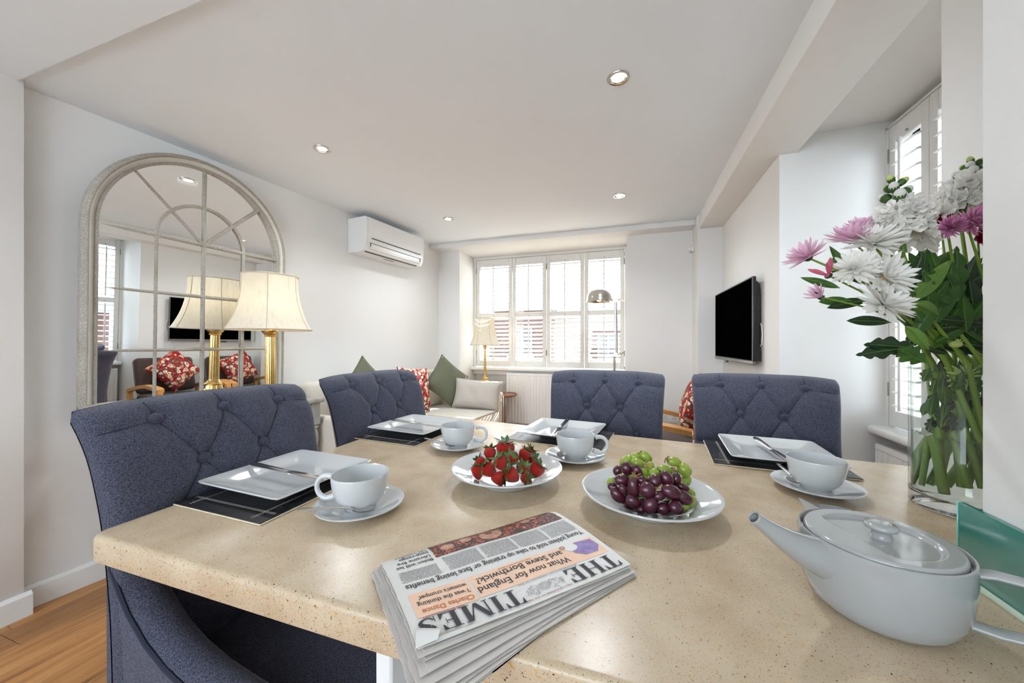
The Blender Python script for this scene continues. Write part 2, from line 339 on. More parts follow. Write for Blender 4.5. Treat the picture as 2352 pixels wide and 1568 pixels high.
M['teal'] = plain('teal_back_painted_glass', sr(40, 122, 110), 0.16, var=0.02, vscale=4, coat=0.25)
M['tealedge'] = plain('green_glass_edge', sr(120, 190, 172), 0.1, var=0.1, vscale=20, coat=1.0)
M['silicone'] = plain('clear_sealant', sr(190, 206, 186), 0.3, var=0.06, vscale=60)
def shade_mat():
    m, nt, b = nodes('silk_lampshade'); L = nt.links.new; out = nt.nodes['Material Output']; mp = coord(nt, (60, 60, 8))
    mp.inputs['Rotation'].default_value = (0.5, 0.5, 0)
    n = N(nt, 'ShaderNodeTexNoise', i_Scale=1.0, i_Detail=5.0, i_Roughness=0.7); L(mp.outputs[0], n.inputs['Vector'])
    r = ramp(nt, [(0.26, sr(196, 184, 160)), (0.4, sr(228, 220, 202)), (0.8, sr(238, 232, 218))]); L(n.outputs[0], r.inputs[0]); L(r.outputs[0], b.inputs['Base Color']); b.inputs['Roughness'].default_value = 0.8
    tl = N(nt, 'ShaderNodeBsdfTranslucent'); L(r.outputs[0], tl.inputs[0]); mx = N(nt, 'ShaderNodeMixShader'); mx.inputs[0].default_value = 0.35
    L(b.outputs[0], mx.inputs[1]); L(tl.outputs[0], mx.inputs[2]); L(mx.outputs[0], out.inputs[0]); return m
M['shade'] = shade_mat()
M['shadetrim'] = plain('shade_braid', sr(196, 186, 166), 0.8, var=0.05, vscale=100)
def photo_mat(name, stops, scale):
    m, nt, b = nodes(name); L = nt.links.new; mp = coord(nt)
    v = N(nt, 'ShaderNodeTexVoronoi', i_Scale=scale); L(mp.outputs[0], v.inputs['Vector'])
    n = N(nt, 'ShaderNodeTexNoise', i_Scale=scale * 0.16, i_Detail=3.0); L(mp.outputs[0], n.inputs['Vector'])
    sx = N(nt, 'ShaderNodeSeparateColor'); L(v.outputs['Color'], sx.inputs[0]); ml = N(nt, 'ShaderNodeMath', operation='MULTIPLY'); L(sx.outputs[0], ml.inputs[0]); L(n.outputs[0], ml.inputs[1])
    r = ramp(nt, stops); L(ml.outputs[0], r.inputs[0]); L(r.outputs[0], b.inputs['Base Color']); b.inputs['Roughness'].default_value = 0.5; return m
M['crowd'] = photo_mat('printed_crowd_picture', [(0.0, sr(26, 18, 18)), (0.28, sr(66, 36, 30)), (0.42, sr(170, 76, 48)), (0.62, sr(214, 140, 112))], 420.0)
M['skin'] = plain('printed_skin_tone', sr(182, 138, 116), 0.5, var=0.3, vscale=120)
M['purple'] = plain('printed_purple_cloth', sr(134, 112, 168), 0.5, var=0.3, vscale=90)
# ================================================================ the room
CEIL = 2.078; YB = -2.3; YE = 4.10; XR = 1.25; YBACK = 3.45; YWIN = 3.86
# floor with its boards
fl = MB().box((-2.75, YB, -0.12), (XR, YE, -0.016)); floor = struct('floor', fl, plain('subfloor', (0.20, 0.13, 0.08), 0.9, var=0.1))
plank_w, plank_l = 0.142, 1.25
pm = MB().rbox((-plank_w / 2 + 0.0006, -plank_l / 2 + 0.0006, -0.016), (plank_w / 2 - 0.0006, plank_l / 2 - 0.0006, 0.0), 0.0015, 1).mesh('plank', smooth=False)
pm.materials.append(M['floor'])
random.seed(3)
x = -2.75 + plank_w / 2
while x < XR:
    y = YB - random.random() * plank_l
    while y < YE:
        if y + plank_l > YB - 0.3:
            o = mkobj('plank', pm, None, floor, (x, y + plank_l / 2, 0))
        y += plank_l
    x += plank_w
# ceiling, kitchen bulkhead, window beam, side soffit
struct('ceiling', MB().box((-2.75, YB, CEIL), (XR, YE, CEIL + 0.15)), M['ceil'], smooth=False)
struct('trim_1', MB().box((-2.72, YB, 2.066), (XR, 0.725, CEIL)), M['ceil'], smooth=False)
struct('trim_2', MB().rbox((-2.2, 3.295, 2.032), (0.505, YWIN + 0.14, CEIL), 0.004), M['wall'])
struct('trim_3', MB().rbox((0.515, YB, 1.964), (0.75, 3.25, CEIL), 0.003), M['wall'])
struct('trim_4', MB().box((0.75, 1.105, 2.046), (XR, 2.056, CEIL)), M['wall'], smooth=False)
# walls
a, b_ = lw(-0.05, 0, 0), lw(2.80, 0, 0)
struct('wall_left', MB().prism([(a.x - 0.4, a.y), (a.x, a.y), (b_.x, b_.y), (b_.x - 0.4, b_.y)], 0, CEIL), M['wall'], smooth=False)
struct('wall_left_pier', MB().rbox((-2.72, YB, 0), (-2.238, 0.742, CEIL), 0.003), M['wall'])
wb = MB()
wb.box((-2.4, YBACK, 0), (-1.717, YE, 2.032)).box((-0.035, YBACK, 0), (0.68, YE, 2.032))
wb.box((-1.717, YWIN + 0.02, 0), (-0.035, YE, 0.76)).box((-1.717, YWIN + 0.02, 2.012), (-0.035, YE, 2.032))
wb.rbox((0.505, 3.19, 0), (0.70, YBACK, CEIL), 0.003)
struct('wall_back', wb, M['wall'], smooth=False)
wr = MB()
wr.box((0.68, 2.056, 0), (XR, YE, CEIL)).box((0.683, YB, 0), (XR, 1.105, CEIL))
wr.box((1.12, 1.105, 0), (XR, 2.056, 0.665)).box((1.12, 1.105, 2.012), (XR, 2.056, 2.046))
struct('wall_right', wr, M['wall'], smooth=False)
struct('wall_right_nib', MB().rbox((0.418, YB, 0), (0.683, 0.615, CEIL), 0.003), M['wall'])
# kitchen end behind the camera: unseen wall, opening added to let in sky light
wf = MB()
wf.box((-2.75, YB - 0.15, 0), (-2.3, YB, CEIL)).box((0.25, YB - 0.15, 0), (XR, YB, CEIL)).box((-2.3, YB - 0.15, 2.03), (0.25, YB, CEIL)).box((-2.3, YB - 0.15, 0), (0.25, YB, 0.92))
struct('wall_front', wf, M['wall'], smooth=False)
# skirting boards: chamfered top edge
def skirting(name, p, q, n, h=0.092, th=0.016):
    p, q, n = Vector(p), Vector(q), Vector(n); mb = MB(); pr = [(0, 0), (th, 0), (th, h - 0.012), (0.005, h), (0, h)]
    vs_ = [(e.x + n.x * o, e.y + n.y * o, z) for e in (p, q) for o, z in pr]; k = len(pr)
    mb.add(vs_, [tuple(range(k - 1, -1, -1)), tuple(range(k, 2 * k))] + [(i, (i + 1) % k, k + (i + 1) % k, k + i) for i in range(k)])
    return struct(name, mb, M['trim'], smooth=False)
skirting('baseboard_left', lw(-0.02, 0.0005, 0), lw(2.66, 0.0005, 0), LN)
skirting('baseboard_left_pier', (-2.2375, YB, 0), (-2.2375, 0.758, 0), (1, 0, 0))
skirting('baseboard_left_return', (-2.2375, 0.7425, 0), (-2.285, 0.7425, 0), (0, 1, 0))
skirting('baseboard_back', (-0.034, YBACK - 0.0005, 0), (0.50, YBACK - 0.0005, 0), (0, -1, 0))
skirting('baseboard_right', (0.6795, 2.06, 0), (0.6795, 3.19, 0), (-1, 0, 0))

# ---------------------------------------------------------------- windows, sills, shutters
def latch(parent, x, y, z):
    MB().tube([(x - 0.05, y, z), (x - 0.02, y - 0.012, z + 0.004), (x + 0.03, y - 0.012, z + 0.012), (x + 0.055, y - 0.008, z + 0.004)], [0.004, 0.006, 0.005, 0.004], 8).ball((x, y - 0.004, z), 0.010).obj('latch', M['hinge'], parent)
def casement(name, x0, x1, z0, z1, nx, nz, axis, pos):
    # frame and glazing bars in local x/z, set behind the shutters
    mb = MB(); fw = 0.045
    mb.box((x0, 0, z0), (x0 + fw, 0.06, z1)).box((x1 - fw, 0, z0), (x1, 0.06, z1)).box((x0, 0, z0), (x1, 0.06, z0 + fw)).box((x0, 0, z1 - fw), (x1, 0.06, z1))
    o = struct(name, mb, M['trim'], smooth=False)
    for i in range(1, nx):
        c = x0 + (x1 - x0) * i / nx; MB().box((c - 0.022, 0.004, z0 + fw), (c + 0.022, 0.056, z1 - fw)).obj('mullion', M['trim'], o, smooth=False)
    for i in range(nx):
        for j in range(nz):
            a0 = x0 + (x1 - x0) * i / nx + (fw if i == 0 else 0.022); a1 = x0 + (x1 - x0) * (i + 1) / nx - (fw if i == nx - 1 else 0.022)
            c0 = z0 + (z1 - z0) * j / nz + (fw if j == 0 else 0.012); c1 = z0 + (z1 - z0) * (j + 1) / nz - (fw if j == nz - 1 else 0.012)
            MB().box((a0, 0.028, c0), (a1, 0.032, c1)).obj('pane', M['pane'], o, smooth=False)
            if j: MB().box((a0, 0.012, c0 - 0.024), (a1, 0.05, c0)).obj('glazing_bar', M['trim'], o, smooth=False)
    return o
w1 = casement('window_1', -1.717, -0.035, 0.765, 2.012, 4, 2, 0, 0); w1.location = (0, 3.955, 0)
for cx_ in (-1.46, -0.27): latch(w1, cx_, -0.004, 1.56)
w2 = casement('window_2', -0.4755, 0.4755, 0.672, 2.012, 2, 2, 0, 0); w2.location = (1.175, 1.5805, 0); w2.rotation_euler = (0, 0, -math.pi / 2)
# sills with a rounded nosing
struct('trim_5', MB().rbox((-1.735, 3.735, 0.752), (-0.02, YE - 0.08, 0.785), 0.014, 3).box((-1.717, 3.812, 0.705), (-0.035, 3.90, 0.752)), M['trim'])
struct('trim_6', MB().rbox((1.012, 1.09, 0.655), (XR - 0.03, 2.056, 0.692), 0.014, 3), M['trim'])

def shutter(label, W, z0, z1, zm, loc, rot, tilt_u, tilt_l, pitch, group, hinge_side):
    t = thing('shutter_panel', label, 'shutter', loc, rot, group)
    D = 0.028; st = 0.040; tr, mr, br = 0.078, 0.052, 0.068
    for sx in (-1, 1):
        x0 = sx * (W / 2 - st / 2); MB().rbox((x0 - st / 2, -D / 2, z0), (x0 + st / 2, D / 2, z1), 0.004, 2).obj('stile', M['shutter'], t)
    hw = W / 2 - st
    for za, zb, nm in ((z0, z0 + br, 'bottom_rail'), (zm - mr / 2, zm + mr / 2, 'middle_rail'), (z1 - tr, z1, 'top_rail')):
        MB().rbox((-hw, -D / 2 + 0.002, za), (hw, D / 2 - 0.002, zb), 0.003, 1).obj(nm, M['shutter'], t)
    lm = MB(); n = 12; prof = [(0.031 * math.cos(2 * math.pi * k / n), 0.0052 * math.sin(2 * math.pi * k / n)) for k in range(n)]
    lm.add([(sx * (hw - 0.001), p[0], p[1]) for sx in (-1, 1) for p in prof], [tuple(range(n - 1, -1, -1)), tuple(range(n, 2 * n))] + [(k, (k + 1) % n, n + (k + 1) % n, n + k) for k in range(n)])
    me = lm.mesh('louvre'); me.materials.append(M['shutter'])
    for za, zb, tilt in ((z0 + br, zm - mr / 2, tilt_l), (zm + mr / 2, z1 - tr, tilt_u)):
        k = max(1, int(round((zb - za) / pitch))); p = (zb - za) / k
        for i in range(k): mkobj('louvre', me, None, t, (0, 0, za + p * (i + 0.5)), (tilt, 0, 0))
        MB().rbox((-0.006, -0.043, za + 0.012), (0.006, -0.033, zb - 0.012), 0.002, 1).obj('tilt_rod', M['shutter'], t)
        MB().ball((0, -D / 2 - 0.002, zb + 0.014), 0.005, 8, 6).obj('stud', M['hinge'], t)
    for zz in (z0 + 0.16, z1 - 0.12):
        MB().tube([(hinge_side * W / 2, -D / 2 - 0.001, zz - 0.03), (hinge_side * W / 2, -D / 2 - 0.001, zz + 0.03)], 0.004, 8).obj('hinge', M['hinge'], t)
    return t
# slim surround that the back shutters hang in
sf = MB(); sf.box((-1.716, 3.815, 0.785), (-1.690, 3.86, 2.006)).box((-0.058, 3.815, 0.785), (-0.036, 3.86, 2.006)).box((-1.716, 3.815, 2.006), (-0.036, 3.86, 2.0315))
struct('trim_7', sf, M['shutter'], smooth=False)
xs = [-1.688, -1.254, -0.866, -0.462, -0.060]
lb = ['white louvred shutter panel beside the window reveal, behind the small bell lampshade', 'white louvred shutter panel with a stile knob, second from the brass sofa lamp', 'white louvred shutter panel with a stile knob, next to the panel behind the floor lamp', 'white louvred shutter panel directly behind the chrome floor lamp head']
for i in range(4):
    W = xs[i + 1] - xs[i] - 0.004
    t = shutter(lb[i], W, 0.792, 2.004, 1.372, ((xs[i] + xs[i + 1]) / 2, 3.838, 0), 0, math.radians(7), math.radians(21), 0.0455, 'shutters at the back window', -1 if i in (0, 2) else 1)
    if i in (1, 2):
        s = 1 if i == 1 else -1; MB().lathe([(0.009, 0), (0.011, 0.003), (0.011, 0.008), (0.006, 0.012)], 14).xf(Matrix.Rotation(math.pi / 2, 4, 'X')).obj('knob', M['trim'], t, (s * (W / 2 - 0.018), -0.014, 1.372))
sf = MB(); sf.box((-0.4755, -0.02, 0.692), (-0.455, 0.03, 2.012)).box((0.455, -0.02, 0.692), (0.4755, 0.03, 2.012)).box((-0.4755, -0.02, 2.006), (0.4755, 0.03, 2.014))
o = struct('trim_8', sf, M['shutter'], smooth=False); o.location = (1.1, 1.5805, 0); o.rotation_euler = (0, 0, -math.pi / 2)
lb = ['white louvred shutter panel in the side window, hinged beside the reveal by the television wall', 'white louvred shutter panel in the side window, second from the television wall', 'white louvred shutter panel in the side window, third from the television wall', 'white louvred shutter panel in the side window, hinged at the end by the flower vase']
for i in range(4):
    W = 0.91 / 4 - 0.003; yy = 1.5805 + 0.455 - 0.91 * (i + 0.5) / 4
    shutter(lb[i], W, 0.697, 2.002, 1.352, (1.095, yy, 0), -math.pi / 2, math.radians(14), math.radians(6), 0.058, 'shutters at the side window', -1 if i in (0, 2) else 1)

# ---------------------------------------------------------------- radiators
def radiator(label, W, z0, z1, loc, rot, pitch=0.0333):
    t = thing('radiator', label, 'radiator', loc, rot)
    def face(u, v):
        x = (u - 0.5) * W; e = 1.0
        k = (x / pitch) % 1.0; zz = z0 + v * (z1 - z0)
        inner = min(1, max(0, (min(v, 1 - v) * (z1 - z0) - 0.028) / 0.012)); edge = min(1, max(0, (W / 2 - abs(x) - 0.012) / 0.004))
        d = 0.009 * max(0, math.cos(2 * math.pi * (k - 0.5))) ** 0.6 * inner * edge if 0.25 < k < 0.75 else 0
        return (x, -d * 1.0, zz)
    MB().grid(face, int(W / pitch) * 10, 16).obj('front_panel', M['radiator'], t, ang=60)
    MB().box((-W / 2, 0.002, z0), (W / 2, 0.012, z1)).obj('back_skin', M['radiator'], t, smooth=False)
    MB().box((-W / 2, 0.058, z0), (W / 2, 0.066, z1)).obj('rear_panel', M['radiator'], t, smooth=False)
    g = MB(); k = int(W / 0.014)
    for i in range(k): g.box((-W / 2 + W * i / k, 0.014, z1 - 0.012), (-W / 2 + W * i / k + 0.006, 0.058, z1 + 0.002))
    o = g.obj('top_grille', M['radiator'], t, smooth=False); o['kind'] = 'stuff'
    MB().rbox((-W / 2 - 0.004, -0.004, z1 - 0.02), (W / 2 + 0.004, 0.013, z1 + 0.006), 0.003, 1).obj('top_rail', M['radiator'], t)
    for sx in (-1, 1): MB().rbox((sx * W / 2 - 0.004, -0.003, z0), (sx * W / 2 + 0.004, 0.066, z1 + 0.003), 0.002, 1).obj('side_panel', M['radiator'], t)
    for sx in (-1, 1): MB().tube([(sx * (W / 2 - 0.06), 0.035, 0.0), (sx * (W / 2 - 0.06), 0.035, z0 + 0.01)], 0.009, 8).obj('pipe', M['radiator'], t)
radiator('white ribbed panel radiator under the back window', 1.10, 0.19, 0.725, (-0.738, 3.735, 0), 0)
radiator('white ribbed panel radiator under the side window sill', 0.88, 0.10, 0.612, (1.028, 1.575, 0), -math.pi / 2)

# ---------------------------------------------------------------- houses across the street
def house(label, x0, x1, y, z0, z1, wallm, wins, roofh, rot=0, loc=(0, 0, 0)):
    t = thing('house', label, 'house', loc, rot)
    MB().box((x0, y, z0), (x1, y + 5, z1)).obj('wall', wallm, t, smooth=False)
    for (cx_, cz, ww, hh) in wins:
        f = MB().box((cx_ - ww / 2, y - 0.05, cz - hh / 2), (cx_ + ww / 2, y + 0.02, cz + hh / 2)).obj('window', M['outframe'], t, smooth=False)
        for i in (-1, 1):
            for j in (-1, 0, 1):
                MB().box((cx_ + i * ww * 0.23 - ww * 0.19, y - 0.07, cz + j * hh * 0.31 - hh * 0.13), (cx_ + i * ww * 0.23 + ww * 0.19, y - 0.045, cz + j * hh * 0.31 + hh * 0.13)).obj('pane', M['outglass'], f, smooth=False)
        MB().box((cx_ - ww / 2 - 0.1, y - 0.16, cz - hh / 2 - 0.12), (cx_ + ww / 2 + 0.1, y, cz - hh / 2)).obj('sill', M['outframe'], t, smooth=False)
    MB().box((x0 - 0.1, y - 0.15, z1), (x1 + 0.1, y + 0.3, z1 + 0.35)).obj('parapet', M['render'], t, smooth=False)
    if roofh: MB().add([(x0, y + 0.3, z1 + 0.35), (x1, y + 0.3, z1 + 0.35), (x1, y + 3.2, z1 + 0.35 + roofh), (x0, y + 3.2, z1 + 0.35 + roofh), (x0, y + 5, z1), (x1, y + 5, z1)], [(0, 1, 2, 3), (3, 2, 5, 4), (0, 3, 4), (1, 5, 2)]).obj('roof', M['roof'], t, smooth=False)
house('red brick house with a white multi-paned window across the street', -5.0, -2.62, 13.0, -6, 2.25, M['brick'], [(-3.9, 1.15, 0.85, 1.05), (-3.9, -1.6, 0.85, 1.1)], 0)
house('low white rendered house beside the brick house across the street', -2.39, -1.55, 12.6, -6, 0.55, M['render'], [(-2.0, -0.6, 0.7, 0.7)], 0.5)
house('red brick house with paired windows seen behind the floor lamp', -1.32, 1.2, 13.2, -6, 1.55, M['brick'], [(-0.75, 0.95, 0.75, 0.9), (0.35, 0.95, 0.75, 0.9), (-0.75, -1.4, 0.75, 0.9)], 0)
house('white rendered house with a dark slate roof at the street end', -8.9, -5.32, 12.8, -6, 0.9, M['render'], [(-6.0, 0.2, 0.8, 0.8), (-7.6, 0.2, 0.8, 0.8)], 0.8)
house('brick house with sash windows outside the side window', -2.2, 4.6, 7.5, -6, 1.25, M['brick'], [(-0.2, 0.4, 0.9, 1.0), (2.0, 0.4, 0.9, 1.0)], 0, rot=-math.pi / 2, loc=(0, 2.6, 0))
struct('ground', MB().box((-30, 4.6, -6.2), (30, 40, -6)), plain('street_asphalt', (0.05, 0.05, 0.05), 0.9, var=0.1), smooth=False)
# ================================================================ things on the walls
# ---------------------------------------------------------------- arched window mirror
def mirror():
    t = thing('arched_mirror', 'tall arched window-pane mirror in a distressed grey frame on the wall', 'mirror', lw(0.553, 0.019, 0), (math.radians(1.5), 0, LANG + math.radians(2.0)))
    R0, ZC, ZB = 0.440, 1.577, 0.752
    def path(r, n=40):
        pts = [(-r, ZB + i * (ZC - ZB) / 4, (-1, 0)) for i in range(4)]
        pts += [(-r * math.cos(math.pi * k / n), ZC + r * math.sin(math.pi * k / n), (-math.cos(math.pi * k / n), math.sin(math.pi * k / n))) for k in range(n + 1)]
        pts += [(r, ZC - (i + 1) * (ZC - ZB) / 4, (1, 0)) for i in range(4)]
        return pts
    def mould(name, r, prof, m):      # prof: (inset, height off the wall)
        P = path(r); k = len(prof); vs_ = []
        for (x, z, nn) in P:
            for (ins, h) in prof: vs_.append((x - nn[0] * ins, -h, z - nn[1] * ins))
        fs = [(j * k + i, j * k + (i + 1) % k, (j + 1) * k + (i + 1) % k, (j + 1) * k + i) for j in range(len(P) - 1) for i in range(k)]
        fs += [tuple(range(k)), tuple((len(P) - 1) * k + i for i in range(k))]
        MB().add(vs_, fs).obj(name, m, t, ang=50)
    mould('outer_moulding', R0, [(0, 0), (0, 0.018), (0.003, 0.026), (0.006, 0.028), (0.008, 0.034), (0.012, 0.040), (0.017, 0.041), (0.020, 0.036), (0.022, 0.030), (0.022, 0)], M['frame'])
    mould('cove', R0 - 0.022, [(0, 0), (0, 0.031), (0.005, 0.026), (0.010, 0.022), (0.018, 0.021), (0.018, 0)], M['framecove'])
    mould('inner_moulding', R0 - 0.040, [(0, 0), (0, 0.023), (0.002, 0.028), (0.007, 0.030), (0.012, 0.027), (0.014, 0.020), (0.016, 0.010), (0.016, 0)], M['frame'])
    P = path(R0 - 0.05); MB().add([(x, 0, z) for x, z, _ in P], [tuple(range(len(P)))]).obj('mirror_glass', M['mirror'], t, (0, -0.013, 0), math.radians(1.7), smooth=False)
    MB().add([(x, -0.001, z) for x, z, _ in path(R0 - 0.02)], [tuple(range(len(P)))]).obj('backing_board', M['greypaint'], t, smooth=False)
    def bar(p, q, w=0.0085):
        MB().tube([(p[0], -0.016, p[1]), (q[0], -0.016, q[1])], w, 8, flat=None).obj('glazing_bar', M['frame'], t)
    ri = R0 - 0.052; ra = 0.195
    bar((0, ZB), (0, ZC + ri)); bar((-ra, ZB), (-ra, ZC)); bar((ra, ZB), (ra, ZC))
    for z in (ZC, 1.304, 1.026): bar((-ri, z), (ri, z))
    for s in (-1, 1): bar((0, ZC), (s * ri * 0.707, ZC + ri * 0.707))
    arc = [(-ra * math.cos(math.pi * k / 28), -0.016, ZC + ra * math.sin(math.pi * k / 28)) for k in range(29)]
    MB().tube(arc, 0.0085, 8).obj('glazing_bar', M['frame'], t)
    MB().rbox((-R0, -0.045, ZB - 0.02), (R0, 0, ZB + 0.045), 0.006).obj('bottom_rail', M['frame'], t)
mirror()

# ---------------------------------------------------------------- air conditioner
def aircon():
    W = 0.67; t = thing('air_conditioner', 'white wall-mounted air conditioning unit under the ceiling', 'air conditioner', lw(1.53 + W / 2, 0.002, 1.765), LANG)
    prof = [(0, 0), (0.10, -0.004), (0.165, 0.004), (0.186, 0.030), (0.194, 0.075), (0.200, 0.14), (0.203, 0.23), (0.198, 0.256), (0.185, 0.262), (0, 0.262)]
    k = len(prof); vs_ = [(s * W / 2, -y, z) for s in (-1, 1) for y, z in prof]
    MB().add(vs_, [tuple(range(k - 1, -1, -1)), tuple(range(k, 2 * k))] + [(i, (i + 1) % k, k + (i + 1) % k, k + i) for i in range(k)]).obj('body', M['acwhite'], t, ang=35)
    fp = [(0.1885, 0.036), (0.1965, 0.080), (0.2030, 0.142), (0.2062, 0.232), (0.2020, 0.256), (0.194, 0.252), (0.19, 0.04)]
    k = len(fp); vs_ = [(s * (W / 2 - 0.016), -y, z) for s in (-1, 1) for y, z in fp]
    MB().add(vs_, [tuple(range(k - 1, -1, -1)), tuple(range(k, 2 * k))] + [(i, (i + 1) % k, k + (i + 1) % k, k + i) for i in range(k)]).obj('front_panel', M['acwhite'], t, ang=35)
    MB().rbox((-W / 2 + 0.05, -0.2085, 0.0975), (W / 2 - 0.05, -0.197, 0.1015), 0.001, 1).obj('groove', M['acdark'], t)
    MB().rbox((-W / 2 + 0.04, -0.1925, 0.020), (W / 2 - 0.04, -0.178, 0.033), 0.003, 1).obj('outlet_flap', M['acwhite'], t)
    MB().box((-W / 2 + 0.03, -0.2005, 0.062), (W / 2 - 0.03, -0.194, 0.0635)).obj('seam', M['acdark'], t, smooth=False)
    for s in (-1, 1): MB().box((s * (W / 2 - 0.045) - 0.001, -0.198, 0.034), (s * (W / 2 - 0.045) + 0.001, -0.1915, 0.062)).obj('seam', M['acdark'], t, smooth=False)
    MB().box((-W / 2 + 0.03, -0.158, -0.004), (W / 2 - 0.05, -0.148, 0.004)).obj('outlet_slot', M['acdark'], t, smooth=False)
    MB().box((-0.06, -0.11, -0.006), (0.05, -0.095, -0.002)).obj('rating_label', M['bezel'], t, smooth=False)
aircon()

# ---------------------------------------------------------------- television on its bracket
def television():
    pf = Vector((0.617, 3.12)); pn = Vector((0.632, 2.285)); d = pn - pf; W = d.length; ang = math.atan2(d.y, d.x)
    c = (pf + pn) / 2; Z0, Z1 = 0.941, 1.424; H2 = Z1 - Z0
    t = thing('television', 'black flat-screen television on a wall bracket', 'television', (c.x, c.y, Z0), ang)
    MB().rbox((-W / 2, 0, 0), (W / 2, 0.018, H2), 0.004).obj('cabinet', M['black'], t)
    MB().rbox((-W / 2 + 0.006, -0.001, 0.022), (W / 2 - 0.006, 0.001, H2 - 0.007), 0.0008, 1).obj('screen', M['screen'], t)
    MB().rbox((-W / 2 - 0.001, -0.003, -0.002), (W / 2 + 0.001, 0.016, 0.017), 0.003).obj('bottom_bezel', M['bezel'], t)
    fr = MB().box((-W / 2, -0.002, 0.016), (-W / 2 + 0.005, 0.002, H2)).box((W / 2 - 0.005, -0.002, 0.016), (W / 2, 0.002, H2)).box((-W / 2, -0.002, H2 - 0.006), (W / 2, 0.002, H2)); fr.obj('bezel', M['bezel'], t, smooth=False)
    k = 8
    prof = [(0.017, 0.02), (0.017, H2 - 0.02), (0.034, H2 - 0.035), (0.040, H2 - 0.09), (0.042, 0.10), (0.044, 0.02)]
    n = len(prof); vs_ = [(s * (W / 2 - 0.012), y, z) for s in (-1, 1) for y, z in prof]
    MB().add(vs_, [tuple(range(n - 1, -1, -1)), tuple(range(n, 2 * n))] + [(i, (i + 1) % n, n + (i + 1) % n, n + i) for i in range(n)]).obj('rear_shell', M['black'], t)
    MB().rbox((-0.03, -0.006, -0.014), (0.03, 0.006, 0.0), 0.003).obj('sensor', M['black'], t, (-0.11, 0, 0))
    MB().rbox((-0.10, 0.040, 0.12), (0.10, 0.0475, 0.34), 0.002).obj('bracket', M['black'], t)
    MB().tube([(W / 2 - 0.05, 0.042, 0.30), (W / 2 - 0.04, 0.045, 0.305), (W / 2 - 0.03, 0.046, 0.295), (W / 2 - 0.05, 0.042, 0.285)], 0.003, 8).obj('cable', M['black'], t)
    MB().tube([(W / 2 - 0.04, 0.042, 0.24), (W / 2 + 0.004, 0.042, 0.21), (W / 2 + 0.012, 0.042, 0.16), (W / 2 + 0.004, 0.042, 0.11), (W / 2 - 0.04, 0.042, 0.085)], 0.0035, 8).obj('cable', M['trim'], t)
television()

# ---------------------------------------------------------------- small wall fittings
t = thing('wall_socket', 'white double wall socket low on the back wall', 'socket', (0.325, YBACK, 0.40), 0)
MB().rbox((-0.073, -0.010, -0.043), (0.073, 0, 0.043), 0.004).obj('plate', M['acwhite'], t)
for sx in (-1, 1):
    g = MB().box((sx * 0.037 - 0.003, -0.0112, 0.012), (sx * 0.037 + 0.003, -0.0098, 0.020))
    for k in (-1, 1): g.box((sx * 0.037 + k * 0.011 - 0.003, -0.0112, -0.006), (sx * 0.037 + k * 0.011 + 0.003, -0.0098, 0.0))
    g.obj('pin_holes', M['black'], t, smooth=False)
t = thing('wall_sensor', 'small white alarm sensor high on the corner pillar', 'sensor', (0.505, 3.36, 1.848), -math.pi / 2)
MB().rbox((-0.012, -0.022, -0.022), (0.012, 0, 0.022), 0.004).obj('base', M['acwhite'], t)
MB().lathe([(0.010, 0), (0.016, 0.004), (0.017, 0.014), (0.012, 0.022), (0.0, 0.024)], 16).xf(Matrix.Rotation(math.pi / 2, 4, 'X')).obj('head', M['trim'], t, (0, -0.020, 0))

# ---------------------------------------------------------------- recessed ceiling lights
def downlight(label, x, y, zc=CEIL):
    t = thing('ceiling_downlight', label, 'downlight', (x, y, zc), 0, 'recessed ceiling downlights')
    MB().lathe([(0.030, -0.004), (0.034, -0.0055), (0.041, -0.005), (0.043, -0.002), (0.043, 0.0), (0.030, 0.0)], 36, closed=True).obj('trim_ring', M['chrome'], t)
    MB().lathe([(0.030, -0.003), (0.026, 0.0005), (0.022, 0.002)], 36, cap=False).obj('reflector', M['chrome'], t)
    MB().lathe([(0.0, -0.0030), (0.016, -0.0028), (0.0225, -0.0015), (0.0225, 0.001)], 28).obj('bulb', M['bulb'], t)
    ld = bpy.data.lights.new('downlight_lamp', 'SPOT'); ld.energy = LAMP_W * 4; ld.spot_size = math.radians(150); ld.spot_blend = 1.0; ld.shadow_soft_size = 0.05; ld.color = (0.90, 0.955, 1.0)
    lo = bpy.data.objects.new('downlight_lamp', ld); COL.objects.link(lo); lo.parent = t; lo.location = (0, 0, -0.012)
downlight('round chrome downlight in the ceiling over the far end of the dining table', -0.046, 1.448)
downlight('round chrome downlight in the ceiling near the arched mirror', -1.541, 1.492)
downlight('round chrome downlight in the ceiling near the air conditioner and sofa', -1.421, 2.654)
downlight('round chrome downlight in the ceiling beside the soffit and television', -0.074, 2.607)
